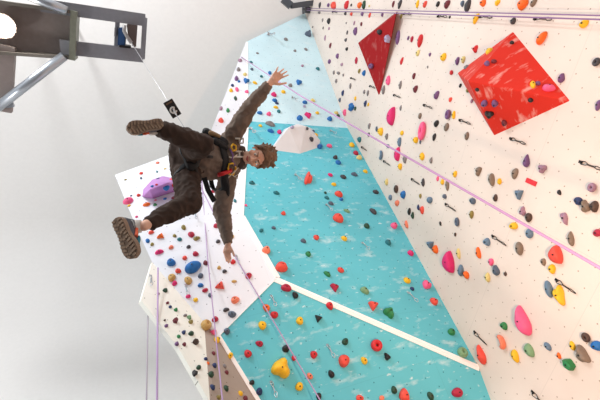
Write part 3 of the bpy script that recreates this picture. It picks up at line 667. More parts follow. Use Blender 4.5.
# outrigger frame
f = [on_z(x, y, GZ + .1) for x, y in ((40, 7), (146, 22), (143, 56), (60, 46))]
dv = (f[1] - f[0]).normalized()
wall_bar('outrigger_bar', on_z(40, 5, GZ + .1), on_z(145.5, 20.2, GZ + .1), .2, .1, grey_paint)
wall_bar('outrigger_bar', on_z(60, 47, GZ + .1), on_z(143, 55.9, GZ + .1), .23, .1, grey_paint)
wall_bar('outrigger_bar', on_z(145, 17.6, GZ + .095), on_z(142.5, 59, GZ + .095), .08, .1, grey_paint)
wall_bar('outrigger_bar', on_z(117.5, 20, GZ + .12), on_z(116, 51, GZ + .12), .07, .1, grey_paint)
# cross member running down the photo and its bracket
wall_bar('cross_member', on_z(7.5, 46, GZ + .06), on_z(4, 112, GZ + .06), .2, .12, brown_paint)
wall_bar('bracket', on_z(-8, 107, GZ + .04), on_z(13, 104, GZ + .04), .1, .06, tube_m)
for a, b, r in (((64, 56), (-6, 110), .075), ((67, 11), (20, -8), .075)):
    bm = bmesh.new(); add_tube(bm, [on_z(a[0], a[1], GZ - .03), on_z(b[0], b[1], GZ - .03)], r, 14)
    bm_obj('brace_tube', bm, tube_m, gantry, smooth=True)
for x, y in ((-30, 20), (40, 30)):
    p = on_z(x, y, GZ + hh); bm = bmesh.new(); add_tube(bm, [p, V((p.x, p.y, CEIL + .02))], .035, 10); bm_obj('hanger_rod', bm, grey_paint, gantry)
# floodlight in the channel
lp = on_z(2, 26, GZ + .06)
fl = empty('floodlight', lp); tag(fl, 'round glaring floodlight set in the channel beam at the left edge', 'light')
bm = bmesh.new(); ret = bmesh.ops.create_cone(bm, cap_ends=True, segments=28, radius1=.19, radius2=.15, depth=.22)
for v in bm.verts: v.co += lp + UP * .12
bm_obj('lamp_housing', bm, brown_paint, fl)
bm = bmesh.new(); bmesh.ops.create_cone(bm, cap_ends=True, segments=28, radius1=.165, radius2=.165, depth=.02)
for v in bm.verts: v.co += lp
bm_obj('lamp_lens', bm, mat('lamp_glow', (255, 246, 226), .4, emit=30), fl)
# automatic belay device in the end of the outrigger
ab = empty('auto_belay', on_z(127, 36, GZ)); tag(ab, 'blue and black automatic belay device in the end of the gantry frame', 'belay device')
def blockpx(name, pts, z0, z1, m, par):
    bm = bmesh.new(); lo = [on_z(x, y, z0) for x, y in pts]; a = [bm.verts.new(p) for p in lo]; b = [bm.verts.new(p + UP * (z1 - z0)) for p in lo]
    bm.faces.new(a); bm.faces.new(b)
    n = len(a)
    for i in range(n): bm.faces.new((a[i], a[(i + 1) % n], b[(i + 1) % n], b[i]))
    bmesh.ops.recalc_face_normals(bm, faces=bm.faces[:])
    bmesh.ops.bevel(bm, geom=bm.edges[:], offset=.012, segments=2, affect='EDGES')
    return bm_obj(name, bm, m, par)
blockpx('drum_casing', ((126.5, 24), (137.5, 25.5), (136, 47.5), (133, 47), (128, 36)), GZ + .02, GZ + .5, mat('belay_brown_casing', (92, 78, 74), .5), ab)
blockpx('side_casing', ((118.5, 28), (123, 28), (125.5, 39), (125, 46.5), (117.5, 45.5)), GZ, GZ + .45, mat('belay_blue_casing', (38, 72, 116), .45), ab)
blockpx('nozzle', ((119, 45), (131, 46.5), (131, 48.5), (119, 47.5)), GZ - .05, GZ + .3, mat('belay_black', (24, 22, 24), .5), ab)
blockpx('mounting_ear', ((114.5, 27), (116.5, 27), (116, 37), (114, 37)), GZ, GZ + .2, grey_paint, ab)
bm = bmesh.new(); add_tube(bm, [on_z(124.5, 25, GZ - .02), on_z(124, 31, GZ - .02), on_z(128, 38, GZ - .02), on_z(131.5, 43, GZ - .02)], .03, 8); bm_obj('cable_guide', bm, mat('belay_pale', (150, 146, 146), .4), ab, smooth=True)

# ------------------------------------------------------------------ ropes and cable
def rope(name, pts, r, m, label, cat='rope', group=None):
    bm = bmesh.new(); add_tube(bm, pts, r, 8); o = bm_obj(name, bm, m, None, smooth=True); center_origin(o); tag(o, label, cat, group); return o
lilac = mat('lilac_rope', (178, 150, 190), .85, bump=.3, bscale=200)
mauve_r = mat('purple_rope', (142, 112, 152), .85, bump=.3, bscale=200)
grey_r = mat('grey_rope', (170, 160, 172), .85, bump=.3, bscale=200)
def vert_down(p, q):                                 # end point below p whose picture is nearest q
    best = None
    for i in range(1400):
        z = p.z - i * .01
        if z < .02: break
        s = proj(V((p.x, p.y, z)))
    return best
def toward(px, py, like, r0):                        # point on the pixel's ray at the same distance from the camera's vertical axis
    d = ray(px, py); return CAM + d * (r0 / math.hypot(d.x, d.y))
hd = cast(241, 58)[0] + n0_ * .03
r0 = math.hypot(hd.x, hd.y)
dp = [hd, toward(300, 95.5, hd, r0 * .99), toward(600, 268, hd, r0 * .97)]
def floor_end(p, q):
    d = q - p; t = (q.z - .03) / max(.05, -d.z); h = V((d.x * t, d.y * t, 0))
    if h.length > .8: h = h.normalized() * .8
    e = q + h; return V((min(e.x, D - .1), e.y, .03))
dl = dp[2] + (dp[2] - dp[1]).normalized() * 1.2
rope('climbing_rope', [dp[0], dp[1], dp[2], floor_end(dp[1], dp[2])], .0095, mat('pinkish_purple_rope', (184, 142, 186), .85, bump=.3, bscale=200), 'long purple rope slanting from the top of the white flank across the right wall')
for i, (y0, x1, y1, rr, lb) in enumerate(((9, 600, 15.5, .0075, 'thin purple rope along the top right wall, upper of a close pair'), (11, 600, 19.5, .009, 'thin purple rope along the top right wall, lower of a close pair'))):
    a = onR(308, y0) - V((.12, 0, 0)); b = toward(600, y1, a, 4.38); b = on_plane(600, y1, V((4.4, 0, 0)), NX)
    a2 = V((a.x, a.y, a.z)); rope('climbing_rope', [a2, b, floor_end(a2, b)], rr, mauve_r, lb, group='pair of ropes down the right wall')
b0 = cast(201, 170); b0 = b0[0] + b0[1] * .02
def front(px, py, off):
    h = cast(px, py); return h[0] + h[1] * off
pB = [b0, at(208, 262, (front(208, 262, .1) - CAM).length), at(222.5, 400, (front(213, 330, .3) - CAM).length * .8)]
rope('climbing_rope', [pB[0], pB[1], pB[2], floor_end(pB[1], pB[2])], .0075, lilac, 'lilac rope hanging down the middle of the white flank')
c0 = cast(196, 178); c0 = c0[0] + c0[1] * .02
rB = math.hypot(c0.x, c0.y)
pC = [c0, at(236, 258, (front(236, 258, .15) - CAM).length), at(320, 400, (front(318, 395, .2) - CAM).length * .93)]
rope('climbing_rope', [pC[0], pC[1], pC[2], floor_end(pC[1], pC[2])], .0075, lilac, 'lilac rope slanting from the white flank across the lower turquoise panel')
for (x0, y0, x1, y1, r, lb, m) in ((158, 268, 157, 400, .011, 'lilac rope hanging at far left below the white flank, thicker of two', lilac), (148.5, 286, 146.5, 400, .008, 'thin grey rope hanging furthest left beside a lilac rope', grey_r)):
    dA = (front(160, 282, .05) - CAM).length
    a = at(x0, y0, dA); b = at(x1, y1, dA * .78)
    rope('climbing_rope', [a, b, floor_end(a, b)], r, m, lb)
# little anchor under the ceiling at the top left corner of the right wall
an = empty('rope_anchor', onR(307, 6) - V((.15, 0, 0))); tag(an, 'dark grey rope anchor bracket at the top corner of the right wall', 'anchor')
dkm = mat('anchor_dark_steel', (84, 88, 94), .4, .6)
q0, q1, q2 = on_z(283, -1, 13.6), on_z(291, 6, 13.5), on_z(304, 1, 13.6)
bm = bmesh.new(); add_bar(bm, q0, q1, .2, .12); bm_obj('bracket_arm', bm, dkm, an)
bm = bmesh.new(); add_bar(bm, q1, V((D + .02, q2.y, 13.55)), .14, .12); bm_obj('bracket_arm', bm, dkm, an)
bm = bmesh.new(); add_tube(bm, [onR(304.5, 2) - V((.06, 0, 0)), onR(305, 16) - V((.05, 0, 0))], .035, 8); bm_obj('anchor_rail', bm, dkm, an)
for y in (8.5, 11.5):
    bm = bmesh.new(); add_box(bm, onR(309, y) - V((.07, 0, 0)), V((1, 0, 0)), V((0, 1, 0)), UP, .09, .05, .12); bm_obj('pulley', bm, dkm, an)

# ------------------------------------------------------------------ the climber
hood_m = mat('hoodie_brown_cotton', (122, 106, 95), .9, bump=.5, bscale=35, vary=.12, spec=.2)
trous_m = mat('trousers_dark_brown', (64, 50, 43), .85, bump=.4, bscale=30, vary=.14, spec=.2)
skin_m = mat('skin', (236, 184, 158), .55, bump=.1, bscale=60, vary=.06)
hair_m = mat('brown_hair', (112, 84, 62), .7, bump=.8, bscale=70, vary=.3)
black_web = mat('black_webbing', (26, 25, 27), .7, bump=.2, bscale=150)
J = dict(pel=at(189, 161, 3.42), hR=at(187, 152, 3.42), hL=at(186, 171, 3.43), waist=at(206, 160, 3.48), chest=at(227, 158, 3.62), neck=at(241, 158, 3.66),
         sR=at(229, 142, 3.63), eR=at(246, 112.5, 3.52), wR=at(268.5, 84.5, 3.46), sL=at(228, 176, 3.62), eL=at(221.5, 211, 3.5), wL=at(228, 243, 3.42),
         kR=at(202, 145, 3.03), aR=at(160, 128.5, 2.83), kL=at(189, 203, 3.08), aL=at(144, 226, 2.78))
person = empty('person', J['pel'])
tag(person, 'person in brown hoodie and dark trousers dangling spread-armed in a harness, soles showing', 'person')
# head axes
hc = at(257, 157, 3.58)
upv = (at(272, 155.5, 3.56) - at(243, 157.5, 3.62)).normalized()
fwd = (CAM - hc).normalized(); fwd = (fwd + (at(257, 165, 3.58) - hc).normalized() * .12).normalized()
sidev = upv.cross(fwd) * -1; sidev.normalize(); fwd = (fwd - upv * fwd.dot(upv)).normalized(); sidev = fwd.cross(upv)
HS = 1.06
def hp(x, y, z): return hc + sidev * (x * HS) + fwd * (y * HS) + upv * (z * HS)
HA = (sidev, fwd, upv)
def hand(bm, wrist, bases, tips, thumb, t0, bend, r=.0085):
    B = [at(x, y, t0) for x, y in bases]
    for b in B: add_cone(bm, wrist, b, .021, .0135)
    for a, b in zip(B, B[1:]): add_cone(bm, a, b, .0125, .0125)
    add_ball(bm, (wrist + B[0] + B[-1]) / 3, .026)
    for b, (x, y, dt) in zip(B, tips):
        tp = at(x, y, t0 + dt); ln = (tp - b).length
        m1 = b.lerp(tp, .42) + (CAM - b).normalized() * (-bend * ln); m2 = b.lerp(tp, .74) + (CAM - b).normalized() * (-bend * .8 * ln)
        add_cone(bm, b, m1, r * 1.12, r * 1.02, 10); add_cone(bm, m1, m2, r * 1.02, r * .92, 10); add_cone(bm, m2, tp, r * .92, r * .78, 10)
    p0, p1, p2 = [at(x, y, t0 + dt) for x, y, dt in thumb]
    add_cone(bm, p0, p1, .017, .0115, 10); add_cone(bm, p1, p2, .011, .009, 10)
    add_cone(bm, wrist, p0, .018, .016)
bm = bmesh.new()
# skull, jaw, nose, ears, brow
add_ball(bm, hp(0, -.018, .035), 1, HA, 3, (.076, .094, .092))
add_ball(bm, hp(0, .022, -.03), 1, HA, 3, (.063, .066, .085))
add_ball(bm, hp(0, .055, -.088), .026, HA, 2, (1.15, .9, .8))
add_cone(bm, hp(0, .085, .012), hp(0, .105, -.026), .009, .0135)
for s in (-1, 1):
    add_ball(bm, hp(s * .013, .094, -.030), .0095, HA, 2)
    add_ball(bm, hp(s * .078, -.012, -.01), 1, HA, 2, (.009, .019, .033))
    add_cone(bm, hp(s * .012, .086, .030), hp(s * .045, .072, .028), .0095, .009)
    add_ball(bm, hp(s * .043, .052, -.025), .03, HA, 2)
add_cone(bm, J['neck'], hp(0, -.02, -.06), .058, .054)
add_cone(bm, J['neck'], J['chest'], .07, .1)
# slim torso and limbs under the clothes keep the body one figure
for a, b, r0_, r1_ in (('chest', 'waist', .08, .07), ('waist', 'pel', .07, .06), ('chest', 'sR', .08, .055), ('chest', 'sL', .08, .055), ('sR', 'eR', .05, .04), ('eR', 'wR', .038, .027), ('sL', 'eL', .05, .04), ('eL', 'wL', .038, .027),
                       ('pel', 'hR', .06, .06), ('pel', 'hL', .06, .06), ('hR', 'kR', .06, .05), ('hL', 'kL', .06, .05), ('kR', 'aR', .045, .034), ('kL', 'aL', .045, .034)):
    add_cone(bm, J[a], J[b], r0_, r1_)
hand(bm, J['wR'], ((279.6, 78.4), (279, 76), (277.2, 74), (274.9, 73.2)), ((288.3, 75.0, -.03), (287, 71.3, -.03), (283.6, 69, -.03), (278, 67.2, -.03)), ((273.5, 83, 0), (279.5, 84.3, -.01), (286, 83, -.02)), 3.46, -.03)
hand(bm, J['wL'], ((224.3, 252), (226, 253), (227.8, 253.2), (229.4, 252.6)), ((226.4, 261.2, -.03), (228.6, 263, -.03), (230.3, 262, -.02), (231, 259, 0)), ((229.6, 247.5, 0), (232.3, 251.2, -.01), (234.2, 255.8, -.02)), 3.42, .12)
body = from_mesh('body', remesh(bm, .0052, 3), skin_m, person)
# features of the face
eye_m = mat('eye_white', (226, 220, 212), .3); iris_m = mat('iris_brown', (52, 36, 26), .3)
for s in (-1, 1):
    bm = bmesh.new(); add_ball(bm, hp(s * .031, .0765, .008), .0125, HA, 2); e = bm_obj('eye', bm, eye_m, person, smooth=True)
    bm = bmesh.new(); add_ball(bm, hp(s * .031, .0865, .006), .0052, HA, 2, (1, .6, 1)); bm_obj('iris', bm, iris_m, e, smooth=True)
    bm = bmesh.new(); add_cone(bm, hp(s * .016, .095, .031), hp(s * .048, .080, .034), .0045, .003); bm_obj('eyebrow', bm, hair_m, person, smooth=True)
bm = bmesh.new()
for s in (-1, 1):
    add_cone(bm, hp(0, .0925, -.060), hp(s * .024, .084, -.056), .0055, .003); add_cone(bm, hp(0, .090, -.068), hp(s * .02, .083, -.061), .006, .003)
bm_obj('mouth', bm, mat('lips', (176, 92, 84), .5), person, smooth=True)
# tousled hair
bm = bmesh.new(); rnd = random.Random(4)
add_ball(bm, hp(0, -.03, .052), 1, HA, 3, (.086, .096, .092))
for i in range(150):
    u = rnd.uniform(-1, 1); v = rnd.uniform(0, 2 * pi)
    dx, dy, dz = math.sqrt(1 - u * u) * cos(v), math.sqrt(1 - u * u) * sin(v), u
    if dy > .25 and dz < .72: continue
    if dz < -.45: continue
    p = hp(dx * .082, -.03 + dy * .094, .052 + dz * .09)
    q = hp(dx * .093 + rnd.uniform(-.026, .026), -.03 + dy * .102 + rnd.uniform(-.022, .022), .052 + dz * .104 + rnd.uniform(-.016, .022))
    add_cone(bm, p, q, .02, .009, 8)
for i in range(9):                                   # fringe over the forehead and the lock over the temple
    s = (i - 4) / 4
    add_cone(bm, hp(s * .06, .05, .115 - abs(s) * .02), hp(s * .075 + .012, .082 - abs(s) * .03, .078 - abs(s) * .015 + rnd.uniform(-.01, .01)), .02, .007, 8)
for s in (-1, 1):
    for k in range(4): add_cone(bm, hp(s * .074, .02 - k * .02, .06), hp(s * (.09 + .01 * (k % 2)), .02 - k * .022, .0 - .012 * k), .018, .006, 8)
from_mesh('hair', remesh(bm, .008, 4), hair_m, person)
# hoodie
def folds(me, amp, scale, seed):
    me.calc_loop_triangles() if hasattr(me, 'calc_loop_triangles') else None
    nrm = [v.normal.copy() for v in me.vertices]
    for v, nn_ in zip(me.vertices, nrm):
        w = v.co * scale + V((seed, 0, 0))
        k = noise.noise(w) * .6 + (1 - abs(noise.noise(w * 1.7 + V((9, 3, 1))))) ** 3 * .7
        v.co += nn_ * (k - .3) * amp
bm = bmesh.new()
def P3(x, y, t): return at(x, y, t)
add_cone(bm, P3(203, 151, 3.47), P3(227, 149, 3.6), .108, .1); add_cone(bm, P3(203, 168, 3.48), P3(227, 168, 3.6), .108, .1)
add_cone(bm, P3(202, 160, 3.44), P3(230, 159, 3.58), .11, .1); add_cone(bm, P3(201, 159, 3.55), P3(230, 159, 3.7), .12, .11)
add_cone(bm, J['chest'], J['neck'], .11, .075)
add_cone(bm, P3(230, 150, 3.63), J['sR'], .095, .088); add_cone(bm, P3(230, 167, 3.63), J['sL'], .095, .085)
add_cone(bm, J['sR'], J['eR'], .09, .07); add_cone(bm, J['eR'], J['wR'].lerp(J['eR'], .1), .068, .046)
add_cone(bm, J['sL'], J['eL'], .085, .075); add_cone(bm, J['eL'], J['wL'].lerp(J['eL'], .22), .072, .05)
hoodie_me = remesh(bm, .011, 4); folds(hoodie_me, .018, 13, 2)
hoodie = from_mesh('hoodie', hoodie_me, hood_m, person)
for w_, e_, r_ in (('wR', 'eR', .043), ('wL', 'eL', .041)):
    bm = bmesh.new(); add_tube(bm, [J[w_].lerp(J[e_], .2), J[w_].lerp(J[e_], .14), J[w_].lerp(J[e_], .03), J[w_].lerp(J[e_], -.02)], [r_ * 1.12, r_ * 1.05, r_ * .95, r_ * .9], 18); bm_obj('cuff', bm, hood_m, hoodie, smooth=True)
# hood collar bunched round the neck
bm = bmesh.new(); ndir = (hc - J['chest']).normalized(); a_, b_, _ = frame(ndir); cc = J['neck'] + ndir * .005
add_tube(bm, [cc + (a_ * cos(k / 20 * 2 * pi) + b_ * sin(k / 20 * 2 * pi)) * (.078 + .008 * sin(k * 1.3)) for k in range(20)], [.034 + .008 * sin(k * .9) for k in range(20)], 10, closed=True)
col_me = remesh(bm, .009, 3); folds(col_me, .008, 20, 5)
from_mesh('hood', col_me, mat('hood_lining', (80, 68, 62), .9, bump=.4, bscale=40, vary=.1), hoodie)
# drawstring hem
# trousers
bm = bmesh.new()
add_cone(bm, P3(196, 152, 3.47), P3(185, 152, 3.46), .115, .125); add_cone(bm, P3(196, 168, 3.48), P3(185, 168, 3.46), .115, .12); add_cone(bm, P3(190, 160, 3.42), P3(185, 161, 3.45), .11, .11)
add_cone(bm, P3(185, 150, 3.5), P3(185, 168, 3.5), .125, .12)
add_cone(bm, J['hR'], J['kR'], .1, .085); add_cone(bm, J['kR'], J['aR'].lerp(J['kR'], .04), .084, .056)
add_cone(bm, J['hL'], J['kL'], .115, .092); add_cone(bm, J['kL'], J['aL'].lerp(J['kL'], .12), .088, .048)
tm = remesh(bm, .011, 4); folds(tm, .02, 11, 7)
trousers = from_mesh('trousers', tm, trous_m, person)
# chalk-brown pocket flap seen at the seat
# chest print: pale letters and a yellow mark lying on the hoodie
hb = BVHTree.FromPolygons([v.co for v in hoodie_me.vertices], [tuple(p.vertices) for p in hoodie_me.polygons])
def onto(p, off):
    d = (p - CAM).normalized(); h = hb.ray_cast(CAM, d)
    return h[0] - d * off if h[0] is not None else p
tx = (at(235, 165, 3.5) - at(235, 145, 3.5)).normalized(); ty = (at(245, 155, 3.5) - at(235, 155, 3.5)).normalized()
def letter(strokes, org, s, w, m, name='chest_print'):
    bm = bmesh.new()
    for x0, y0, x1, y1 in strokes:
        pts = []
        for k in range(5):
            t = k / 4; pts.append(onto(org + tx * ((x0 + (x1 - x0) * t) * s) + ty * ((y0 + (y1 - y0) * t) * s), .010))
        add_tube(bm, pts, w, 6)
    return bm_obj(name, bm, m, hoodie, smooth=True)
pr = mat('print_white', (220, 214, 206), .8)
letter(((0, 0, 0, 1), (0, 1, .6, 1), (.6, 1, .6, .5), (.6, .5, 0, .5)), at(235.5, 138.5, 3.5), .066, .0075, pr)['label'] = 'white letter P'
letter(((0, 0, 0, 1), (.7, 0, .7, 1), (0, .5, .7, .5)), at(235.5, 151.5, 3.5), .066, .0075, pr)['label'] = 'white letter H'
letter(((0, 0, .7, 1), (.35, .5, 0, 1)), at(231.5, 174.5, 3.5), .055, .004, pr)['label'] = 'white letter Y'
# ------------------------------------------------------------------ harness
harness = empty('harness', J['waist']); harness.parent = person; harness.matrix_parent_inverse = person.matrix_world.inverted()
tb = BVHTree.FromPolygons([v.co for v in tm.vertices], [tuple(p.vertices) for p in tm.polygons])
def band(name, bvhs, c, axis, w, off, m, par, n=40, R_=.6):
    a_, b_, ax = frame(axis); rows = []
    for dz in (-.5, -.17, .17, .5):
        row = []
        for k in range(n):
            d = a_ * cos(2 * pi * k / n) + b_ * sin(2 * pi * k / n); o_ = c + ax * (dz * w)
            best = None
            for bv in bvhs:
                h = bv.ray_cast(o_ + d * R_, -d, R_)
                if h[0] is not None and (best is None or (h[0] - o_).dot(d) > best): best = (h[0] - o_).dot(d)
            row.append(best if best is not None else .12)
        row = [(row[k - 2] + row[k - 1] + row[k] + row[(k + 1) % n] + row[(k + 2) % n]) / 5 for k in range(n)]
        rows.append([(c + ax * (dz * w), a_ * cos(2 * pi * k / n) + b_ * sin(2 * pi * k / n), row[k]) for k in range(n)])
    bm = bmesh.new(); outer = [[bm.verts.new(o_ + d * (r + off)) for o_, d, r in row] for row in rows]; inner = [[bm.verts.new(o_ + d * (r - .004)) for o_, d, r in row] for row in rows]
    for i in range(3):
        for k in range(n):
            k2 = (k + 1) % n
            bm.faces.new((outer[i][k], outer[i][k2], outer[i + 1][k2], outer[i + 1][k])); bm.faces.new((inner[i][k], inner[i + 1][k], inner[i + 1][k2], inner[i][k2]))
    for i in (0, 3):
        for k in range(n):
            k2 = (k + 1) % n; bm.faces.new((outer[i][k], inner[i][k], inner[i][k2], outer[i][k2]))
    return bm_obj(name, bm, m, par, smooth=True)
bc = P3(213, 159, 3.56)
band('waist_belt', [hb], bc, (J['chest'] - J['waist']), .055, .012, black_web, harness)
band('leg_loop', [tb], J['hR'].lerp(J['kR'], .42), (J['kR'] - J['hR']), .02, .005, black_web, harness, R_=.2)
band('leg_loop', [tb], J['hL'].lerp(J['kL'], .30), (J['kL'] - J['hL']), .02, .005, black_web, harness, R_=.2)
def onto2(x, y, off): return onto(at(x, y, 3.5), off)
bm = bmesh.new(); add_tube(bm, [onto2(212, 157, .02), onto2(207, 156, .05), at(201, 155, 3.33), at(199.5, 153, 3.32)], .014, 8); bm_obj('belay_loop', bm, black_web, harness, smooth=True)
# padded side of the belt and pouch at the upper hip
bm = bmesh.new(); add_cone(bm, at(206, 131.5, 3.5), at(224, 143, 3.5), .032, .04); add_cone(bm, at(215, 141, 3.42), at(225, 147, 3.46), .03, .03)
pm = remesh(bm, .008, 3); folds(pm, .008, 20, 1); from_mesh('hip_pad', pm, black_web, harness)
bm = bmesh.new(); add_cone(bm, at(211, 133, 3.45), at(219, 136, 3.45), .022, .016); bm_obj('buckle_strap', bm, mat('tan_webbing', (150, 118, 82), .8), harness, smooth=True)
# hanging tail strap
bm = bmesh.new(); pts = [at(203, 172, 3.44), at(205, 180, 3.42), at(208, 190, 3.4), at(213, 199, 3.38), at(214.5, 201, 3.38)]
for a, b in zip(pts, pts[1:]):
    d = (b - a).normalized(); s = d.cross((CAM - a).normalized()).normalized(); add_box(bm, (a + b) / 2, d, s, d.cross(s), (b - a).length / 2 + .004, .021, .006)
bm_obj('tail_strap', bm, black_web, harness)
# gear: red and yellow carabiners and slings on the lower side of the chest
red_m = mat('red_anodised', (196, 26, 30), .35, .3); yel_m = mat('yellow_anodised', (232, 178, 40), .35, .3); pale_m = mat('pale_sling', (214, 196, 178), .8); vio_m = mat('violet_sling', (120, 84, 128), .8)
def gear(name, pts, r, m, closed=False):
    bm = bmesh.new(); add_tube(bm, [onto2(x, y, o_) for x, y, o_ in pts], r, 8, closed=closed); return bm_obj(name, bm, m, harness, smooth=True)
gear('red_pouch', ((218, 175, .03), (223, 173.5, .04), (228, 172, .035), (231, 170, .02)), .019, red_m)
gear('carabiner', ((229, 164, .03), (233, 163, .03), (236, 168, .03), (233, 175, .03), (229, 174, .03), (228, 168, .03)), .008, yel_m, True)
gear('carabiner', ((233, 144, .03), (236, 146, .03), (236, 150, .03), (233, 151, .03), (231, 147, .03)), .009, yel_m, True)
gear('sling', ((230, 149, .02), (233, 155, .03), (232, 160, .03), (235, 166, .03)), .008, vio_m)
gear('sling', ((229, 157, .02), (233, 158, .03), (237, 155, .02)), .006, pale_m)
gear('sling', ((228, 178, .03), (234, 172, .04), (238, 168, .03)), .006, pale_m)
# ------------------------------------------------------------------ shoes
def shoe(heel, toe, nrm, ankle, name_label, uppers):
    L = (toe - heel).length; x = (toe - heel).normalized(); n = (nrm - x * nrm.dot(x)).normalized(); y = n.cross(x)   # n points out of the sole
    def sp(u, v, w): return heel + x * (u * L) + y * (v * L) + n * w
    prof = [(0, 0), (.02, .09), (.10, .145), (.22, .15), (.38, .135), (.52, .15), (.68, .19), (.80, .195), (.90, .165), (.97, .09), (1.0, 0)]
    out = [(u, v) for u, v in prof] + [(u, -v * .96) for u, v in prof[-2:0:-1]]
    r = empty('shoe', heel); r.parent = person; r.matrix_parent_inverse = person.matrix_world.inverted()
    bm = bmesh.new(); a = [bm.verts.new(sp(u, v, 0)) for u, v in out]; b = [bm.verts.new(sp(u, v, -.034)) for u, v in out]
    bm.faces.new(a); bm.faces.new(b); k = len(out)
    for i in range(k): bm.faces.new((a[i], a[(i + 1) % k], b[(i + 1) % k], b[i]))
    so = bm_obj('sole', bm, mat('sole_tan_rubber', (140, 118, 100), .85, bump=.3, vary=.1), r)
    bm = bmesh.new()
    def half(u):
        for (u0, v0), (u1, v1) in zip(prof, prof[1:]):
            if u0 <= u <= u1: return v0 + (v1 - v0) * (u - u0) / max(1e-6, u1 - u0)
        return 0
    for i in range(11):
        u = .07 + i * .086; hw = half(u)
        for s in (-1, 1):
            add_box(bm, sp(u, s * hw * .58, .004), (x + y * (s * .35)).normalized(), (y - x * (s * .35)).normalized(), n, L * .023, hw * L * .31, .005)
        if i % 2: add_box(bm, sp(u + .03, 0, .004), x, y, n, L * .022, hw * L * .24, .005)
    bm_obj('tread', bm, mat('sole_tread_rubber', (158, 132, 110), .85, bump=.3, vary=.1), so)
    bm = bmesh.new()
    add_cone(bm, sp(.14, 0, -.055), sp(.62, 0, -.05), L * .145, L * .16); add_cone(bm, sp(.6, 0, -.05), sp(.84, 0, -.04), L * .165, L * .13)
    add_cone(bm, sp(.15, 0, -.055), sp(.2, 0, -.115), L * .145, L * .16); add_cone(bm, sp(.3, 0, -.06), sp(.27, 0, -.12), L * .14, L * .14); add_cone(bm, sp(.4, 0, -.06), sp(.6, 0, -.06), L * .15, L * .15)
    um = remesh(bm, .007, 3); from_mesh('upper', um, mat('shoe_grey_fabric', (82, 84, 92), .8, bump=.3, bscale=90, vary=.1), r)
    ub = BVHTree.FromPolygons([v.co for v in um.vertices], [tuple(p.vertices) for p in um.polygons])
    def side_stripe(nm, us, w0, w1, s, m):
        bm = bmesh.new()
        pts = []
        for k in range(6):
            t = k / 5; u = us[0] + (us[1] - us[0]) * t; w = w0 + (w1 - w0) * t
            o_ = sp(u, s * .6, w); h = ub.ray_cast(o_, -y * s)
            if h[0] is not None: pts.append(h[0] + y * (s * .002))
        if len(pts) > 1: add_tube(bm, pts, .011, 8); bm_obj(nm, bm, m, r, smooth=True)
        else: bm.free()
    for s in (-1, 1):
        side_stripe('side_stripe', (.34, .56), -.1, -.045, s, mat('shoe_orange', (222, 92, 52), .7))
        side_stripe('side_stripe', (.56, .72), -.075, -.04, s, mat('shoe_teal', (36, 120, 140), .7))
    # ankle and sock
    top = sp(.22, 0, -.12)
    bm = bmesh.new(); add_tube(bm, [sp(.22, 0, -.08), top, top.lerp(ankle, .75)], [.05, .046, .042], 16); bm_obj('sock', bm, mat('white_sock', (224, 220, 214), .9, bump=.3, bscale=120), r, smooth=True)
    bm = bmesh.new(); add_tube(bm, [top, top.lerp(ankle, .5), ankle], [.036, .036, .037], 14); return r, top
toc = (CAM - at(128, 240, 2.7)).normalized()
hL_, tL_ = at(115.5, 218, 2.72), at(133.5, 258.5, 2.64)
nl = (toc * .80 + (at(100, 245, 2.7) - at(126, 240, 2.7)).normalized() * .6).normalized()
shoe(hL_, tL_, nl, J['aL'], '', None)
hR_, tR_ = at(163.5, 122.5, 2.74), at(127, 128.5, 2.68)
nr = ((CAM - at(146, 125, 2.7)).normalized() * .97 + (at(146, 100, 2.7) - at(146, 125, 2.7)).normalized() * .22).normalized()
shoe(hR_, tR_, nr, J['aR'], '', None)

# ------------------------------------------------------------------ steel cable with its tag
k0 = on_z(131, 42, GZ - .03); k1 = at(199.5, 152, 3.32)
def cab(px, py):                                     # the point of the straight cable seen at that height in the photo
    best = min((abs(proj(k0.lerp(k1, i / 2000)).y - py), i) for i in range(2001)); return k0.lerp(k1, best[1] / 2000)
rope('steel_cable', [k0, k1], .0035, mat('cable_steel', (186, 186, 190), .35, .6), 'thin steel cable from the belay device to the harness of the climber', 'cable')
tc_ = cab(175, 108.5); tdir = (k1 - k0).normalized(); tn = (CAM - tc_).normalized(); tdir = (tdir - tn * tdir.dot(tn)).normalized(); ts = tdir.cross(tn).normalized()
ttl = empty('cable_tag', tc_); tag(ttl, 'black square tag with a white looped arrow mark on the steel cable', 'tag')
sz = .0085 * tc_.length / 3.5
half_l = 6.4 * (tc_ - CAM).length / F; 
rt = Matrix.Rotation(radians(-24), 3, tn); td2 = rt @ tdir; ts2 = rt @ ts
td2 = tdir; ts2 = ts
bm = bmesh.new(); add_box(bm, tc_ + tn * .012, td2, ts2, tn, half_l * 1.25, half_l * .72, .006); bmesh.ops.bevel(bm, geom=bm.edges[:], offset=.003, segments=1, affect='EDGES'); bm_obj('card', bm, mat('tag_black', (34, 28, 26), .5), ttl)
bm = bmesh.new(); g = []
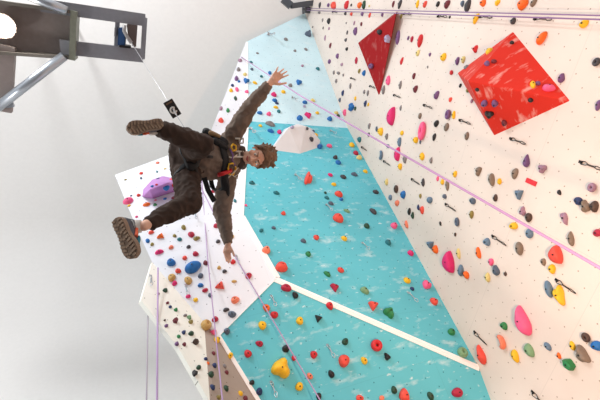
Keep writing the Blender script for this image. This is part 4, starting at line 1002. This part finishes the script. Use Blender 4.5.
for k in range(11):
    t = radians(-60 + k * 28); g.append(tc_ + tn * .019 + td2 * (half_l * (.25 + .42 * cos(t))) + ts2 * (half_l * (.42 * sin(t))))
g.append(tc_ + tn * .019 + td2 * (half_l * .3) + ts2 * (half_l * -.05)); add_tube(bm, g, half_l * .13, 6)
add_tube(bm, [tc_ + tn * .019 + td2 * (half_l * .35), tc_ + tn * .019 + td2 * (half_l * 1.0)], half_l * .13, 6)
bm_obj('white_mark', bm, mat('tag_white', (226, 222, 216), .6), ttl)
bm = bmesh.new(); add_box(bm, tc_ + tn * .0185 - td2 * (half_l * .88), td2, ts2, tn, half_l * .12, half_l * .5, .001); bm_obj('tag_strip', bm, mat('tag_brown', (112, 84, 64), .6), ttl)
# ------------------------------------------------------------------ lights
world = bpy.data.worlds.new('world'); sc.world = world; world.use_nodes = True
bg = world.node_tree.nodes['Background']; bg.inputs[0].default_value = (.93, .96, 1.0, 1); bg.inputs[1].default_value = .85
def lamp(name, typ, loc, target, energy, color=(1, 1, 1), size=.3, angle=100, blend=.6):
    l = bpy.data.lights.new(name, typ); l.energy = energy; l.color = color
    if typ in ('SPOT', 'POINT'): l.shadow_soft_size = size
    if typ == 'SPOT': l.spot_size = radians(angle); l.spot_blend = blend
    o = bpy.data.objects.new(name, l); COL.objects.link(o); o.location = loc
    d = (V(target) - V(loc)); o.rotation_euler = d.to_track_quat('-Z', 'Y').to_euler()
    return o
lamp('warm_wall_floodlight', 'SPOT', (1.2, .77, .6), (4.6, 2.6, 4.4), 560, (1, .64, .43), .035, 95, .5)
lamp('warm_wall_floodlight', 'SPOT', (1.4, .23, .6), (4.6, .2, 4.4), 300, (1, .58, .34), .05, 105, .5)
lamp('hall_fill', 'POINT', (-3.2, -3.5, 9.6), (0, 0, 0), 1150, (.96, .985, 1), .5)  # unseen fill light, added to brighten the ceiling and hall
lamp('hall_fill', 'POINT', (-7.0, 5.0, 6.0), (0, 0, 0), 620, (.98, .98, .97), .5)  # second added fill, lifts the far ceiling and back wall
lamp('gantry_floodlight', 'SPOT', lp - UP * .1, (1.5, 3.0, 7.0), 110, (1, .99, .97), .3, 110)
